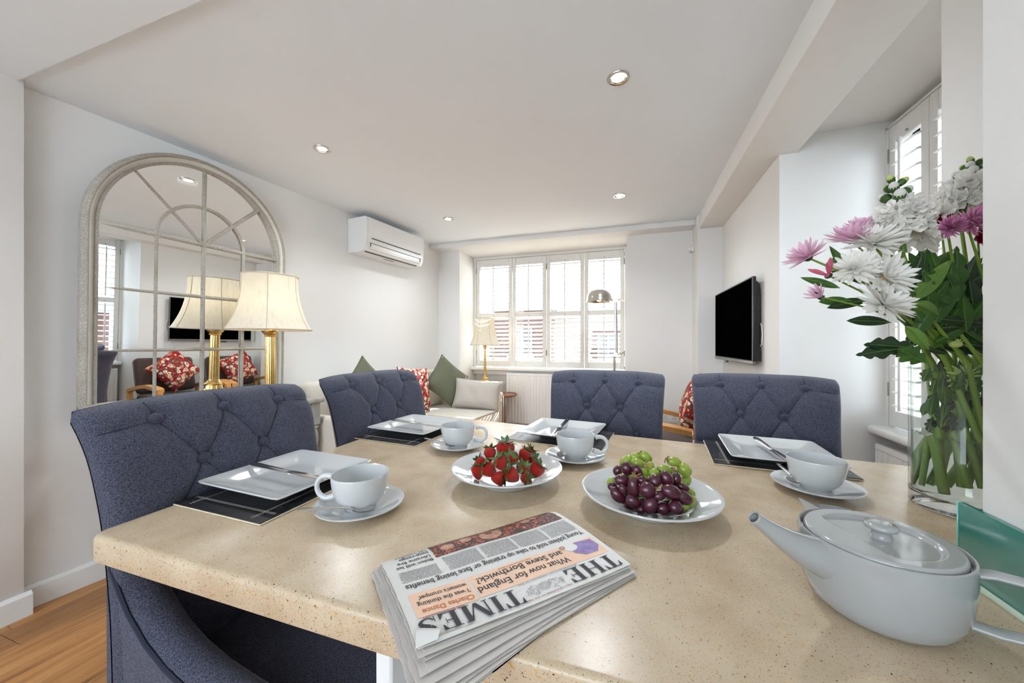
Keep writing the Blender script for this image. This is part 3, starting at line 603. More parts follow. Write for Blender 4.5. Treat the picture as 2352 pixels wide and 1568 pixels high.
# ================================================================ furniture
def cushion(name, label, W, Hh, T, mat, loc, rot, pipe=None, group=None):
    rot = (Matrix.Rotation(rot[2], 3, 'Z') @ Matrix.Rotation(rot[0], 3, 'X') @ Matrix.Rotation(rot[1], 3, 'Y')).to_euler()     # roll, lean, turn
    t = thing(name, label, 'cushion', loc, rot, group)
    def side(s):
        def f(u, v):
            a, c = 2 * u - 1, 2 * v - 1
            px = 1 - 0.07 * (1 - c * c); pz = 1 - 0.07 * (1 - a * a)
            h = T / 2 * ((1 - a ** 4) * (1 - c ** 4)) ** 0.55
            h += 0.004 * math.sin(9 * a + 4 * c) * (1 - a * a) * (1 - c * c)
            return (a * W / 2 * px, s * h, c * Hh / 2 * pz)
        return f
    MB().grid(side(-1), 22, 22).grid(side(1), 22, 22).obj('cover', mat, t, merge=True, ang=80)
    if pipe:
        pts = []
        for k in range(80):
            q = k / 80 * 4; e = int(q); r = q - e
            a, c = [(-1 + 2 * r, -1), (1, -1 + 2 * r), (1 - 2 * r, 1), (-1, 1 - 2 * r)][e]
            pts.append((a * W / 2 * (1 - 0.07 * (1 - c * c)), 0, c * Hh / 2 * (1 - 0.07 * (1 - a * a))))
        MB().tube(pts + [pts[0]], 0.0035, 6).obj('piping', pipe, t)
    return t
# ---------------------------------------------------------------- sofa
SW, SDp = 1.545, 0.82
sofa = thing('sofa', 'cream upholstered two-seat sofa with piped edges along the left wall', 'sofa', lw(1.8125, 0.03, 0), LANG)
SX0, SX1 = -SW / 2, SW / 2
MB().rbox((SX0, -SDp, 0.06), (SX1, -0.02, 0.30), 0.02, 3).obj('base', M['cream'], sofa)
for s in (-1, 1):
    hw_ = 0.055 if s > 0 else 0.031; xa = s * (SW / 2 - hw_); MB().rbox((xa - hw_, -SDp + 0.01, 0.08), (xa + hw_, -0.05, 0.605), hw_ * 0.8, 4).obj('arm', M['cream'], sofa)
    MB().tube([(xa + hw_ - 0.003, -SDp + 0.012, 0.10), (xa + hw_ - 0.003, -SDp + 0.012, 0.55), (xa + hw_ * 0.5, -SDp + 0.012, 0.595), (xa - hw_ * 0.5, -SDp + 0.012, 0.595), (xa - hw_ + 0.003, -SDp + 0.012, 0.55), (xa - hw_ + 0.003, -SDp + 0.012, 0.10)], 0.004, 6).obj('piping', M['creampipe'], sofa)
MB().rbox((SX0 + 0.02, -0.10, 0.10), (SX1 - 0.02, -0.01, 0.74), 0.04, 3).obj('back', M['cream'], sofa)
for i in (-1, 1):
    x0, x1 = (SX0 + 0.064, -0.002) if i < 0 else (0.002, SX1 - 0.112)
    c = MB().rbox((x0, -SDp - 0.005, 0.295), (x1, -0.10, 0.452), 0.022, 3).obj('seat_cushion', M['cream'], sofa)
    MB().tube([(x0 + 0.01, -SDp - 0.003, 0.447), (x1 - 0.01, -SDp - 0.003, 0.447)], 0.004, 6).obj('piping', M['creampipe'], c)
    b2 = MB().rbox((x0 - 0.05 * (i < 0), -0.17, 0.45), (x1 + 0.09 * (i > 0), -0.06, 0.80), 0.03, 3).obj('back_cushion', M['cream'], sofa)
    MB().tube([(x0 - 0.05 * (i < 0) + 0.03, -0.145, 0.797), (x1 + 0.085 * (i > 0) - 0.04, -0.145, 0.797)], 0.004, 6).obj('piping', M['creampipe'], b2)
for sx in (-1, 1):
    for sy in (-SDp + 0.06, -0.08): MB().lathe([(0.018, 0), (0.024, 0.06)], 12).obj('foot', M['mahog'], sofa, (sx * (SW / 2 - 0.07), sy, 0))
g = 'cushions on the cream sofa'
p = ony(1094, 893, 3.12)
cushion('cushion', 'pale greige rectangular cushion leaning on the sofa arm by the window', 0.46, 0.27, 0.14, M['greige'], (p.x + 0.03, 3.075, 0.583), (math.radians(-14), math.radians(3), math.radians(4)), M['greige'], g)
p = ony(1011, 866, 2.98)
cushion('cushion', 'olive green velvet cushion standing on its corner beside the greige cushion', 0.36, 0.36, 0.12, M['green'], (-1.655, 3.06, 0.700), (math.radians(-12), math.radians(40), math.radians(62)), M['green'], g)
cushion('cushion', 'red floral cushion on the sofa beside the olive cushion', 0.38, 0.38, 0.12, M['floral'], (-1.76, 2.672, 0.660), (math.radians(-10), math.radians(6), math.radians(83)), None, g)
cushion('cushion', 'olive green cushion on the sofa behind the tufted dining chair', 0.37, 0.37, 0.12, M['green'], (-1.835, 2.17, 0.705), (math.radians(-6), math.radians(43), math.radians(83)), M['green'], g)
cushion('cushion', 'pale cream cushion at the console end of the sofa', 0.34, 0.34, 0.12, M['cream'], (-1.695, 2.035, 0.625), (math.radians(-10), math.radians(4), math.radians(62)), M['creampipe'], g)

# ---------------------------------------------------------------- console table with turned legs
con = thing('console_table', 'grey distressed console table with turned legs beneath the mirror', 'table', lw(0.604, 0.03, 0), LANG)
CW, CD, CZ = 0.86, 0.36, 0.725
MB().rbox((-CW / 2, -CD, CZ - 0.026), (CW / 2, 0, CZ), 0.008, 2).obj('table_top', M['greypaint'], con)
for x0, y0, x1, y1 in ((-CW / 2 + 0.04, -CD + 0.03, CW / 2 - 0.04, -CD + 0.05), (-CW / 2 + 0.04, -0.05, CW / 2 - 0.04, -0.03), (-CW / 2 + 0.03, -CD + 0.04, -CW / 2 + 0.05, -0.04), (CW / 2 - 0.05, -CD + 0.04, CW / 2 - 0.03, -0.04)):
    MB().rbox((x0, y0, CZ - 0.135), (x1, y1, CZ - 0.026), 0.003, 1).obj('apron', M['greypaint'], con)
for sx in (-1, 1):
    for sy in (-CD + 0.045, -0.045):
        l = MB().rbox((-0.027, -0.027, CZ - 0.16), (0.027, 0.027, CZ - 0.026), 0.003, 1)
        l.lathe([(0.018, CZ - 0.16), (0.027, CZ - 0.168), (0.027, CZ - 0.178), (0.017, CZ - 0.187), (0.026, CZ - 0.21), (0.030, CZ - 0.25), (0.024, CZ - 0.285), (0.018, CZ - 0.295), (0.026, CZ - 0.305), (0.026, CZ - 0.318), (0.018, CZ - 0.326), (0.024, CZ - 0.36), (0.026, CZ - 0.45), (0.020, 0.14), (0.026, 0.12), (0.019, 0.10), (0.014, 0.0)], 20)
        l.obj('leg', M['greypaint'], con, (sx * (CW / 2 - 0.045), sy, 0))

# ---------------------------------------------------------------- table lamps
def lamp(label, loc, zb0, z_sh0, z_sh1, rb, rt, rc, power, basew, lit=True):
    t = thing('table_lamp', label, 'lamp', loc, 0.3, 'brass column lamps with bell shades')
    H0 = z_sh0 - zb0; b = MB().rbox((-basew, -basew, 0), (basew, basew, basew * 0.35), 0.004)
    b.lathe([(basew * 0.86, basew * 0.35), (basew * 0.90, basew * 0.48), (basew * 0.62, basew * 0.62), (basew * 0.55, basew * 0.9), (basew * 0.60, basew * 1.0), (rc * 1.15, basew * 1.15), (rc, basew * 1.35)], 28)
    b.obj('base', M['brass'], t)
    zt = H0 - 0.035; zz0 = basew * 1.3; n = 48
    def flut(u, v):
        a = 2 * math.pi * u; r = rc * (1 - 0.12 * v) * (1 - 0.10 * max(0, math.cos(a * 12)))
        return (r * math.cos(a), r * math.sin(a), zz0 + (zt - zz0) * v)
    MB().grid(flut, 96, 4, wrap=True).obj('column', M['brass'], t, ang=60)
    MB().lathe([(rc * 0.9, zt - 0.004), (rc * 1.15, zt), (rc * 1.0, zt + 0.006), (rc * 1.25, zt + 0.014), (rc * 1.55, zt + 0.024), (rc * 1.55, zt + 0.030), (rc * 0.8, zt + 0.034), (rc * 0.55, zt + 0.05), (0.008, zt + 0.06), (0.008, zt + 0.13)], 28).obj('capital', M['brass'], t)
    Hs = z_sh1 - z_sh0
    def rr(v): return rb + (rt - rb) * (1 - (1 - v) ** 2.4) 
    def sh(u, v):
        a = 2 * math.pi * u; q = (a % (math.pi / 3)) - math.pi / 6; k = (math.cos(math.pi / 6) / math.cos(q)) ** 0.35
        r = rr(v) * k / (math.cos(math.pi / 6) ** 0.35) * 0.985
        return (r * math.cos(a), r * math.sin(a), H0 + Hs * v)
    s = MB().grid(sh, 72, 16, wrap=True).obj('shade', M['shade'], t, ang=60)
    for k in range(6): MB().tube([sh(k / 6, v / 14) for v in range(15)], 0.0022, 6).obj('rib', M['shadetrim'], s)
    for v in (0, 1): MB().tube([sh(i / 60, v) for i in range(61)], 0.003, 6).obj('braid', M['shadetrim'], s)
    MB().ball((0, 0, H0 + Hs * 0.42), 0.028, 14, 10, (1, 1, 1.3)).obj('bulb', M['bulb'] if lit else M['acwhite'], t)
    if not lit: return t
    ld = bpy.data.lights.new('lamp_glow', 'POINT'); ld.energy = power; ld.shadow_soft_size = 0.05; ld.color = (1.0, 0.84, 0.60)
    lo = bpy.data.objects.new('lamp_glow', ld); COL.objects.link(lo); lo.parent = t; lo.location = (0, 0, H0 + Hs * 0.42 + 0.045)
    return t
lamp('large bell-shaded table lamp on a brass column in front of the arched mirror', lw(0.767, 0.292, CZ), CZ, 1.132, 1.430, 0.206, 0.135, 0.027, 0.13, 0.075)
pl = ony(1114, 800, 3.55)
lamp('small bell-shaded brass lamp standing by the window at the sofa end', (pl.x, 3.55, 0.632), 0.632, 1.037, 1.318, 0.152, 0.098, 0.015, 0.0, 0.055, False)

# ---------------------------------------------------------------- two small round side tables
def side_table(label, x, y, z, r, rot):
    t = thing('side_table', label, 'side table', (x, y, 0), rot, 'small round side tables')
    MB().lathe([(0, z - 0.020), (r - 0.012, z - 0.020), (r, z - 0.012), (r, z), (r - 0.006, z + 0.003), (r - 0.010, z - 0.004), (0, z - 0.004)], 44).obj('table_top', M['mahog'], t)
    MB().lathe([(0.020, z - 0.02), (0.012, z - 0.08), (0.018, z * 0.55), (0.024, z * 0.42), (0.016, z * 0.36), (0.020, 0.16), (0.012, 0.12)], 18).obj('pedestal', M['mahog'], t)
    for k in range(3):
        a = k * 2 * math.pi / 3; c, s = math.cos(a), math.sin(a)
        MB().tube([(c * d, s * d, h) for d, h in ((0.005, 0.17), (0.05, 0.14), (0.09, 0.07), (0.12, 0.012), (0.135, 0.006))], [0.012, 0.012, 0.010, 0.008, 0.006], 8).obj('leg', M['mahog'], t)
side_table('taller round brown wooden side table carrying the small lamp', pl.x - 0.01, 3.56, 0.628, 0.165, 0.5)
side_table('lower round brown wooden side table tucked beside the taller one by the radiator', -1.262, 3.555, 0.528, 0.145, -0.35)

# ---------------------------------------------------------------- floor lamp
fy = 3.29; pj = ony(1414, 690, fy); pk = ony(1416, 814, fy)
fl_ = thing('floor_lamp', 'nickel pharmacy floor lamp with a dome head before the window', 'floor lamp', (pk.x - 0.018, fy, 0), 0)
lx = 0.018
MB().lathe([(0, 0), (0.100, 0), (0.103, 0.012), (0.095, 0.020), (0.03, 0.026), (0.012, 0.05)], 40).obj('base', M['chrome'], fl_)
MB().tube([(0, 0, 0.04), (0, 0, pk.z)], 0.011, 14).obj('lower_pole', M['chrome'], fl_)
MB().tube([(lx, -0.006, pk.z - 0.01), (pj.x - pk.x + lx, -0.006, pj.z)], 0.012, 14).obj('upper_pole', M['chrome'], fl_)
for nm, (ax, az) in (('joint', (lx * 0.6, pk.z)), ('joint', (pj.x - pk.x + lx, pj.z))):
    j = MB().tube([(ax, -0.026, az), (ax, 0.018, az)], 0.019, 16).obj(nm, M['chrome'], fl_)
    MB().tube([(ax + 0.012, -0.02, az), (ax + 0.04, -0.026, az + 0.004), (ax + 0.072, -0.03, az + 0.024 if az < 1.2 else az - 0.012)], [0.006, 0.005, 0.004], 8).obj('lever', M['chrome'], j)
hx = ony(1376, 694, fy).x - (pk.x - 0.018); hz = pj.z
def dome(sc_, off):
    return [(0.118 * sc_, hz - 0.006 + off), (0.112 * sc_, hz + off), (0.108 * sc_, hz + 0.03), (0.098 * sc_, hz + 0.062), (0.078 * sc_, hz + 0.086), (0.045 * sc_, hz + 0.100), (0.0, hz + 0.104 * (1 if sc_ == 1 else 0.97))]
MB().lathe(dome(1, 0), 48, cap=False).xf(Matrix.Translation((0, 0, 0))).obj('shade', M['chrome'], fl_, (hx, 0, 0))
MB().tube([(pj.x - pk.x + lx - 0.012, 0, hz), (hx + 0.10, 0, hz + 0.02)], 0.009, 10).obj('arm', M['chrome'], fl_)
MB().ball((hx, 0, hz + 0.022), 0.026, 14, 10).obj('bulb', M['bulb'], fl_)

# ---------------------------------------------------------------- wooden-armed easy chairs
def armchair(label, loc, rot):
    t = thing('armchair', label, 'armchair', loc, rot, 'armchairs below the television')
    s1 = Matrix.Translation((0, 0.24, 0.40)) @ Matrix.Rotation(math.radians(-17), 4, 'X')
    MB().rbox((-0.245, -0.055, 0), (0.245, 0.055, 0.37), 0.04, 3).xf(s1).obj('backrest', M['brownfab'], t)
    MB().rbox((-0.245, -0.30, 0.28), (0.245, 0.26, 0.40), 0.04, 3).xf(Matrix.Rotation(math.radians(-3), 4, 'X')).obj('seat', M['brownfab'], t)
    for s in (-1, 1):
        def top(u, v):
            q = u; y = -0.34 + 0.62 * q; z = 0.515 + 0.02 * math.sin(math.pi * (q * 0.8 + 0.1)) - 0.075 * max(0, q - 0.35) ** 1.3 * 1.6
            w_ = 0.032 - 0.010 * q
            return y, z, w_
        n = 18; vs_ = []
        for i in range(n + 1):
            y, z, w_ = top(i / n, 0)
            if i == 0: z -= 0.01
            for dx, dz in ((-w_, 0), (w_, 0), (w_, -0.032), (-w_, -0.032)): vs_.append((s * 0.285 + dx, y, z + dz))
        fs = [(j * 4 + k, j * 4 + (k + 1) % 4, (j + 1) * 4 + (k + 1) % 4, (j + 1) * 4 + k) for j in range(n) for k in range(4)] + [(0, 1, 2, 3), (n * 4, n * 4 + 1, n * 4 + 2, n * 4 + 3)]
        MB().add(vs_, fs).obj('arm', M['oak'], t, ang=30)
        MB().rbox((s * 0.285 - 0.024, -0.345, 0), (s * 0.285 + 0.024, -0.295, 0.505), 0.006).obj('leg', M['oak'], t)
        MB().rbox((s * 0.285 - 0.020, 0.22, 0), (s * 0.285 + 0.020, 0.265, 0.45), 0.006).xf(Matrix.Translation((0, 0, 0.0184)) @ Matrix.Rotation(math.radians(-4), 4, 'X')).obj('leg', M['oak'], t)
        MB().rbox((s * 0.285 - 0.016, -0.31, 0.26), (s * 0.285 + 0.016, 0.25, 0.31), 0.005).obj('side_rail', M['oak'], t)
    MB().rbox((-0.285, -0.325, 0.26), (0.285, -0.295, 0.31), 0.005).obj('front_rail', M['oak'], t)
    return t
armchair('brown upholstered armchair with wooden arms nearer the back wall', (0.27, 2.865, 0), -math.pi / 2)
armchair('brown upholstered armchair with wooden arms beside the side window recess', (0.27, 2.24, 0), -math.pi / 2)
cushion('cushion', 'red floral cushion in the armchair nearer the back wall', 0.35, 0.35, 0.13, M['floral'], (0.425, 2.88, 0.625), (math.radians(-17), math.radians(22), -math.pi / 2), None, 'floral cushions in the armchairs')
cushion('cushion', 'red floral cushion in the armchair beside the side window recess', 0.35, 0.35, 0.13, M['floral'], (0.425, 2.26, 0.638), (math.radians(-17), math.radians(40), -math.pi / 2), None, 'floral cushions in the armchairs')

# ---------------------------------------------------------------- tufted dining chairs
def dining_chair(label):
    t = thing('dining_chair', label, 'chair', (0, 0, 0), 0, 'tufted navy dining chairs at the table')
    zb, zt = 0.20, 0.948
    B = [(-0.13, 0.908), (0, 0.910), (0.13, 0.908), (-0.065, 0.815), (0.065, 0.815), (-0.13, 0.722), (0, 0.722), (0.13, 0.722), (-0.065, 0.629), (0.065, 0.629)]
    segs = [(0, 3), (1, 3), (1, 4), (2, 4), (3, 5), (3, 6), (4, 6), (4, 7), (5, 8), (6, 8), (6, 9), (7, 9)]
    S_ = [(B[a], B[b]) for a, b in segs] + [((B[i][0], B[i][1]), (B[i][0] * 1.02, 0.948)) for i in range(3)] + [(B[0], (-0.23, 0.902)), (B[2], (0.23, 0.902)), (B[5], (-0.23, 0.710)), (B[7], (0.23, 0.710))]
    def hw(z): 
        k = max(0, (z - 0.72) / 0.228); return 0.219 + 0.014 * k ** 1.6 + 0.006 * max(0, (0.6 - z) / 0.4) - 0.010 * max(0, (z - 0.925) / 0.023) ** 2
    def yc(z): 
        s = max(0, (z - 0.45) / 0.485); return 0.205 + 0.075 * s ** 1.7 + 0.030 * max(0, (z - 0.84) / 0.108) ** 2
    def dist(px, pz, a, b):
        ax, az = a; bx, bz = b; dx, dz = bx - ax, bz - az; k = max(0, min(1, ((px - ax) * dx + (pz - az) * dz) / (dx * dx + dz * dz)))
        return math.hypot(px - ax - k * dx, pz - az - k * dz)
    def base(u, v):
        a = 2 * u - 1; z = zb + (zt - zb) * v; W = hw(z); x = a * W
        zz = z - 0.010 * abs(a) ** 4 * v ** 6
        h = (0.042 + 0.006 * max(0, (z - 0.88) / 0.06)) * max(0, 1 - abs(a) ** 9) ** 0.5 * max(0, 1 - v ** 30) ** 0.5
        y = yc(z) - 0.020 * a * a * (1 - 0.35 * v)
        return x, y, zz, h, z
    def front(u, v):
        x, y, zz, h, z = base(u, v); d = 0
        if h > 0.004:
            for (bx, bz) in B: d = max(d, 0.017 * math.exp(-((x - bx) ** 2 + (z - bz) ** 2) / 0.024 ** 2))
            m_ = min(dist(x, z, a, b) for a, b in S_); d = max(d, 0.0085 * math.exp(-(m_ / 0.010) ** 1.4))
        return (x, y - h - 0.004 + d * (1 if h > 0.02 else h / 0.02), zz)
    def back(u, v):
        x, y, zz, h, z = base(u, v); return (x, y + h * 0.75, zz)
    bo = MB().grid(front, 96, 118).grid(back, 40, 36).obj('backrest', M['navy'], t, ang=75)
    sm = MB()
    for a, b in S_:
        pts = []
        for i in range(13):
            k = i / 12; px, pz = a[0] + (b[0] - a[0]) * k, a[1] + (b[1] - a[1]) * k; v = (pz - zb) / (zt - zb); u = (px / hw(pz) + 1) / 2
            if not (0.02 < u < 0.98 and v < 0.992): continue
            q = front(u, v); pts.append((q[0], q[1] - 0.0003, q[2]))
        if len(pts) > 1: sm.tube(pts, 0.0013, 5)
    sm.obj('tufting_seams', M['navyseam'], bo)
    bm_ = MB().lathe([(0.0, 0.0085), (0.007, 0.0078), (0.0122, 0.0048), (0.0140, 0.0), (0.0130, -0.004)], 18).mesh('button'); bm_.materials.append(M['navybutton'])
    for (bx, bz) in B:
        q = front((bx / hw(bz) + 1) / 2, (bz - zb) / (zt - zb)); mkobj('button', bm_, None, t, (q[0], q[1] - 0.001, q[2]), (math.pi / 2 + 0.25, 0, 0))
    MB().rbox((-0.188, -0.24, 0.22), (0.188, 0.20, 0.40), 0.03, 3).obj('seat_base', M['navy'], t)
    MB().rbox((-0.178, -0.25, 0.38), (0.178, 0.20, 0.475), 0.035, 4).obj('seat_cushion', M['navy'], t)
    for s in (-1, 1):
        path = [(0.215, 0.72), (0.19, 0.675), (0.155, 0.63), (0.11, 0.592), (0.06, 0.565), (0.0, 0.545), (-0.08, 0.53), (-0.16, 0.52), (-0.215, 0.51), (-0.238, 0.49), (-0.245, 0.45)]
        vs_ = []; r = 0.031; cs = 9
        for (y, z) in path:
            xo = s * 0.184
            ring = [(xo + s * r, y, 0.22)] + [(xo + s * r * math.cos(math.pi * k / (cs - 1)), y, z - r + r * math.sin(math.pi * k / (cs - 1))) for k in range(cs)] + [(xo - s * r, y, 0.22)]
            vs_ += ring
        kk = cs + 2; n = len(path)
        fs = [(j * kk + i, j * kk + i + 1, (j + 1) * kk + i + 1, (j + 1) * kk + i) for j in range(n - 1) for i in range(kk - 1)] + [tuple(range(kk)), tuple((n - 1) * kk + i for i in range(kk))]
        ar = MB().add(vs_, fs).obj('arm', M['navy'], t, ang=60)
        MB().tube([(s * (0.184 + r), y, z - r * 0.75) for (y, z) in path], 0.004, 6).obj('piping', M['navyseam'], ar)
        st = MB()
        for k in range(14):
            q = 0.02 + k * 0.93 / 13 * (len(path) - 1); i = min(int(q), len(path) - 2); f_ = q - i; y = path[i][0] * (1 - f_) + path[i + 1][0] * f_; z = path[i][1] * (1 - f_) + path[i + 1][1] * f_
            if k > 7: st.ball((s * (0.184 + r + 0.001), y, z - r * 0.75 - 0.016), 0.0032, 8, 5)
        st.obj('studs', M['chrome'], ar)
        for yy in (-0.20, 0.19): MB().tube([(s * 0.165, yy, 0.24), (s * 0.17, yy + (0.03 if yy > 0 else -0.005), 0.0)], [0.022, 0.015], 10).obj('leg', M['mahog'], t)
    return t
ch = dining_chair('navy tufted dining chair at the left edge of the table by the corner with the first place setting')
ch.location = (-0.642, 0.588, 0); ch.rotation_euler = (0, 0, math.radians(90))
ch['label'] = 'navy tufted dining chair in front of the arched mirror'
gr = 'tufted navy dining chairs at the table'
dup(ch, (-0.664, 1.131, 0), math.radians(84), 'navy tufted dining chair in front of the sofa', gr)
dup(ch, (-0.111, 1.205, 0), math.radians(-3), 'navy tufted dining chair in front of the back window radiator', gr).scale = (0.95, 1, 1)
dup(ch, (0.382, 1.205, 0), math.radians(-10), 'navy tufted dining chair below the television by the side window recess', gr).scale = (0.93, 1, 1)
# ================================================================ the table
TZ = 0.755
def worktop():
    pts = [(-0.823, 0.335), (0.412, 0.335), (0.412, 0.63), (0.680, 0.63), (0.680, 1.162), (-0.823, 1.354)]
    bm = bmesh.new(); th = 0.042
    vs_ = [bm.verts.new((x, y, -th)) for x, y in pts]; f = bm.faces.new(vs_)
    r = bmesh.ops.extrude_face_region(bm, geom=[f]); up = [v for v in r['geom'] if isinstance(v, bmesh.types.BMVert)]
    bmesh.ops.translate(bm, verts=up, vec=(0, 0, th)); bm.edges.ensure_lookup_table()
    vert = [e for e in bm.edges if abs(e.verts[0].co.z - e.verts[1].co.z) > 0.01 and e.verts[0].co.x < -0.5]
    bmesh.ops.bevel(bm, geom=vert, offset=0.022, segments=5, profile=0.5, affect='EDGES')
    top = [e for e in bm.edges if e.is_manifold and e.verts[0].co.z > -0.001 and e.verts[1].co.z > -0.001 and e.calc_face_angle(0) > 1]
    bmesh.ops.bevel(bm, geom=top, offset=0.009, segments=4, profile=0.5, affect='EDGES')
    bot = [e for e in bm.edges if e.is_manifold and e.verts[0].co.z < -th + 0.001 and e.verts[1].co.z < -th + 0.001 and e.calc_face_angle(0) > 1]
    bmesh.ops.bevel(bm, geom=bot, offset=0.004, segments=2, profile=0.5, affect='EDGES')
    bmesh.ops.recalc_face_normals(bm, faces=bm.faces)
    me = bpy.data.meshes.new('worktop'); bm.to_mesh(me); bm.free()
    me.polygons.foreach_set('use_smooth', [True] * len(me.polygons)); me.set_sharp_from_angle(angle=math.radians(30)); return me
tb = thing('dining_table', 'speckled beige stone-topped peninsula table with rounded edges', 'table', (0, 0, 0), 0)
mkobj('table_top', worktop(), M['stone'], tb, (0, 0, TZ))
MB().rbox((-0.298, 0.368, 0.0), (-0.274, 0.80, TZ - 0.042), 0.003, 1).obj('support_panel', M['door'], tb)
MB().box((-0.274, 0.40, 0.0), (-0.232, 0.80, TZ - 0.042)).obj('plinth_recess', M['cabgrey'], tb, smooth=False)
MB().rbox((-0.232, 0.372, 0.10), (0.40, 0.80, TZ - 0.042), 0.003, 1).obj('cabinet', M['door'], tb)
# teal glass upstand on the nib wall
sp = thing('glass_splashback', 'teal back-painted glass upstand fixed to the wall end beside the teapot', 'splashback', (0, 0, TZ), 0)
MB().rbox((0.4095, -0.25, 0.001), (0.4175, 0.636, 0.096), 0.0018, 2).obj('glass_panel', M['teal'], sp)
MB().rbox((0.4090, 0.6362, 0.001), (0.4172, 0.6376, 0.096), 0.0005, 1).obj('polished_edge', M['tealedge'], sp)
MB().tube([(0.4088, -0.2, 0.0022), (0.4088, 0.62, 0.0022)], 0.0042, 8).obj('sealant', M['silicone'], sp)

# ---------------------------------------------------------------- place settings
def placemat(label, c, rot, W, D):
    t = thing('placemat', label, 'placemat', (c[0], c[1], TZ), rot, 'black placemats on the table')
    MB().rbox((-W / 2, -D / 2, 0.0004), (W / 2, D / 2, 0.0030), 0.0010, 1).obj('board', M['matedge'], t)
    MB().rbox((-W / 2 + 0.001, -D / 2 + 0.001, 0.0027), (W / 2 - 0.001, D / 2 - 0.001, 0.0046), 0.0008, 1).obj('leather_top', M['leather'], t)
    g = MB(); z = 0.0047; q = 0.034
    def run(p0, p1, off):
        d = Vector(p1) - Vector(p0); L = d.length; d.normalize(); n = Vector((-d.y, d.x)); k = int(L / 0.0045)
        for i in range(k):
            a = Vector(p0) + d * (i * L / k) + n * off; b2 = a + d * 0.0030
            g.add([(a.x + n.x * s1 * 0.0006, a.y + n.y * s1 * 0.0006, z) for s1 in (-1, 1)] + [(b2.x + n.x * s1 * 0.0006, b2.y + n.y * s1 * 0.0006, z) for s1 in (1, -1)], [(0, 1, 2, 3)])
    for s in (-1, 1):
        for off in (-0.0016, 0.0016):
            run((-W / 2 + 0.008, s * (D / 2 - q)), (W / 2 - 0.008, s * (D / 2 - q)), off); run((s * (W / 2 - q), -D / 2 + 0.008), (s * (W / 2 - q), D / 2 - 0.008), off)
    o = g.obj('stitching', M['stitch'], t, smooth=False); o['kind'] = 'stuff'
def sqring(h, z, n=96, e=9.0):
    out = []
    for k in range(n):
        a = 2 * math.pi * k / n; c, s = math.cos(a), math.sin(a); r = h / (abs(c) ** e + abs(s) ** e) ** (1 / e); out.append((r * c, r * s, z))
    return out
def plate_mesh():
    R = [(0.0, 0.0085, 9), (0.060, 0.0085, 9), (0.072, 0.0092, 10), (0.079, 0.0120, 12), (0.098, 0.0190, 18), (0.112, 0.0228, 24), (0.1165, 0.0238, 30), (0.1176, 0.0226, 30), (0.1170, 0.0208, 30), (0.110, 0.0188, 24), (0.085, 0.0090, 14), (0.068, 0.0040, 10), (0.062, 0.0002, 10), (0.056, 0.0002, 10), (0.054, 0.0040, 10), (0.0, 0.0045, 9)]
    n = 96; mb = MB(); vs_ = []
    for h, z, e in R: vs_ += sqring(max(h, 1e-4), z, n, e)
    fs = [(j * n + i, j * n + (i + 1) % n, (j + 1) * n + (i + 1) % n, (j + 1) * n + i) for j in range(len(R) - 1) for i in range(n)]
    return mb.add(vs_, fs).mesh('square_plate', ang=50)
PLATE = plate_mesh(); PLATE.materials.append(M['ceramic'])
def cup_parts():
    pr = [(0.0, 0.004), (0.020, 0.004), (0.022, 0.0), (0.0255, 0.0), (0.0262, 0.004), (0.034, 0.010), (0.0415, 0.021), (0.0462, 0.034), (0.0485, 0.048), (0.0493, 0.0605), (0.0487, 0.0622), (0.0472, 0.0618), (0.0463, 0.050), (0.0440, 0.036), (0.0392, 0.023), (0.031, 0.012), (0.018, 0.0075), (0.0, 0.007)]
    body = MB().lathe(pr, 56).mesh('cup_body', ang=60)
    hp = []
    for k in range(17):
        a = math.radians(118 - 250 * k / 16); hp.append((0.0625 + 0.0195 * math.cos(a) * (1.0 if math.cos(a) > 0 else 1.25), 0, 0.035 + 0.0205 * math.sin(a)))
    hd = MB().tube(hp, [0.0042 + 0.0014 * abs(k - 8) / 8 for k in range(17)], 12, flat=1.0).mesh('handle')
    for me in (body, hd): me.materials.append(M['ceramic'])
    return body, hd
CUP, HANDLE = cup_parts()
SAUC = MB().lathe([(0.0, 0.006), (0.024, 0.006), (0.027, 0.0075), (0.030, 0.0068), (0.050, 0.0095), (0.066, 0.0148), (0.0745, 0.0185), (0.0765, 0.0182), (0.0760, 0.0162), (0.066, 0.0118), (0.048, 0.0050), (0.040, 0.0), (0.036, 0.0), (0.034, 0.0030), (0.0, 0.0030)], 64).mesh('saucer', ang=50); SAUC.materials.append(M['ceramic'])
def cup(label, c, ang):
    t = thing('teacup', label, 'cup', (c[0], c[1], TZ + 0.0070), ang, 'white teacups'); mkobj('cup_body', CUP, None, t); mkobj('handle', HANDLE, None, t)
def loft(path, wid, thk, mat, name, parent):
    # flat tapered bar along a path; width in plan, thickness upwards
    P = [Vector(p) for p in path]; n = len(P); vs_ = []
    for i in range(n):
        d = (P[min(i + 1, n - 1)] - P[max(i - 1, 0)]).normalized(); sd = Vector((-d.y, d.x, 0)).normalized(); up = Vector((0, 0, 1))
        w_, h_ = wid[i] / 2, thk[i]
        for k in range(8):
            a = 2 * math.pi * k / 8; vs_.append(P[i] + sd * (w_ * math.cos(a)) + up * (h_ * 0.5 * math.sin(a)))
    fs = [(j * 8 + k, j * 8 + (k + 1) % 8, (j + 1) * 8 + (k + 1) % 8, (j + 1) * 8 + k) for j in range(n - 1) for k in range(8)] + [tuple(range(7, -1, -1)), tuple((n - 1) * 8 + k for k in range(8))]
    return MB().add(vs_, fs).obj(name, mat, parent, ang=50)
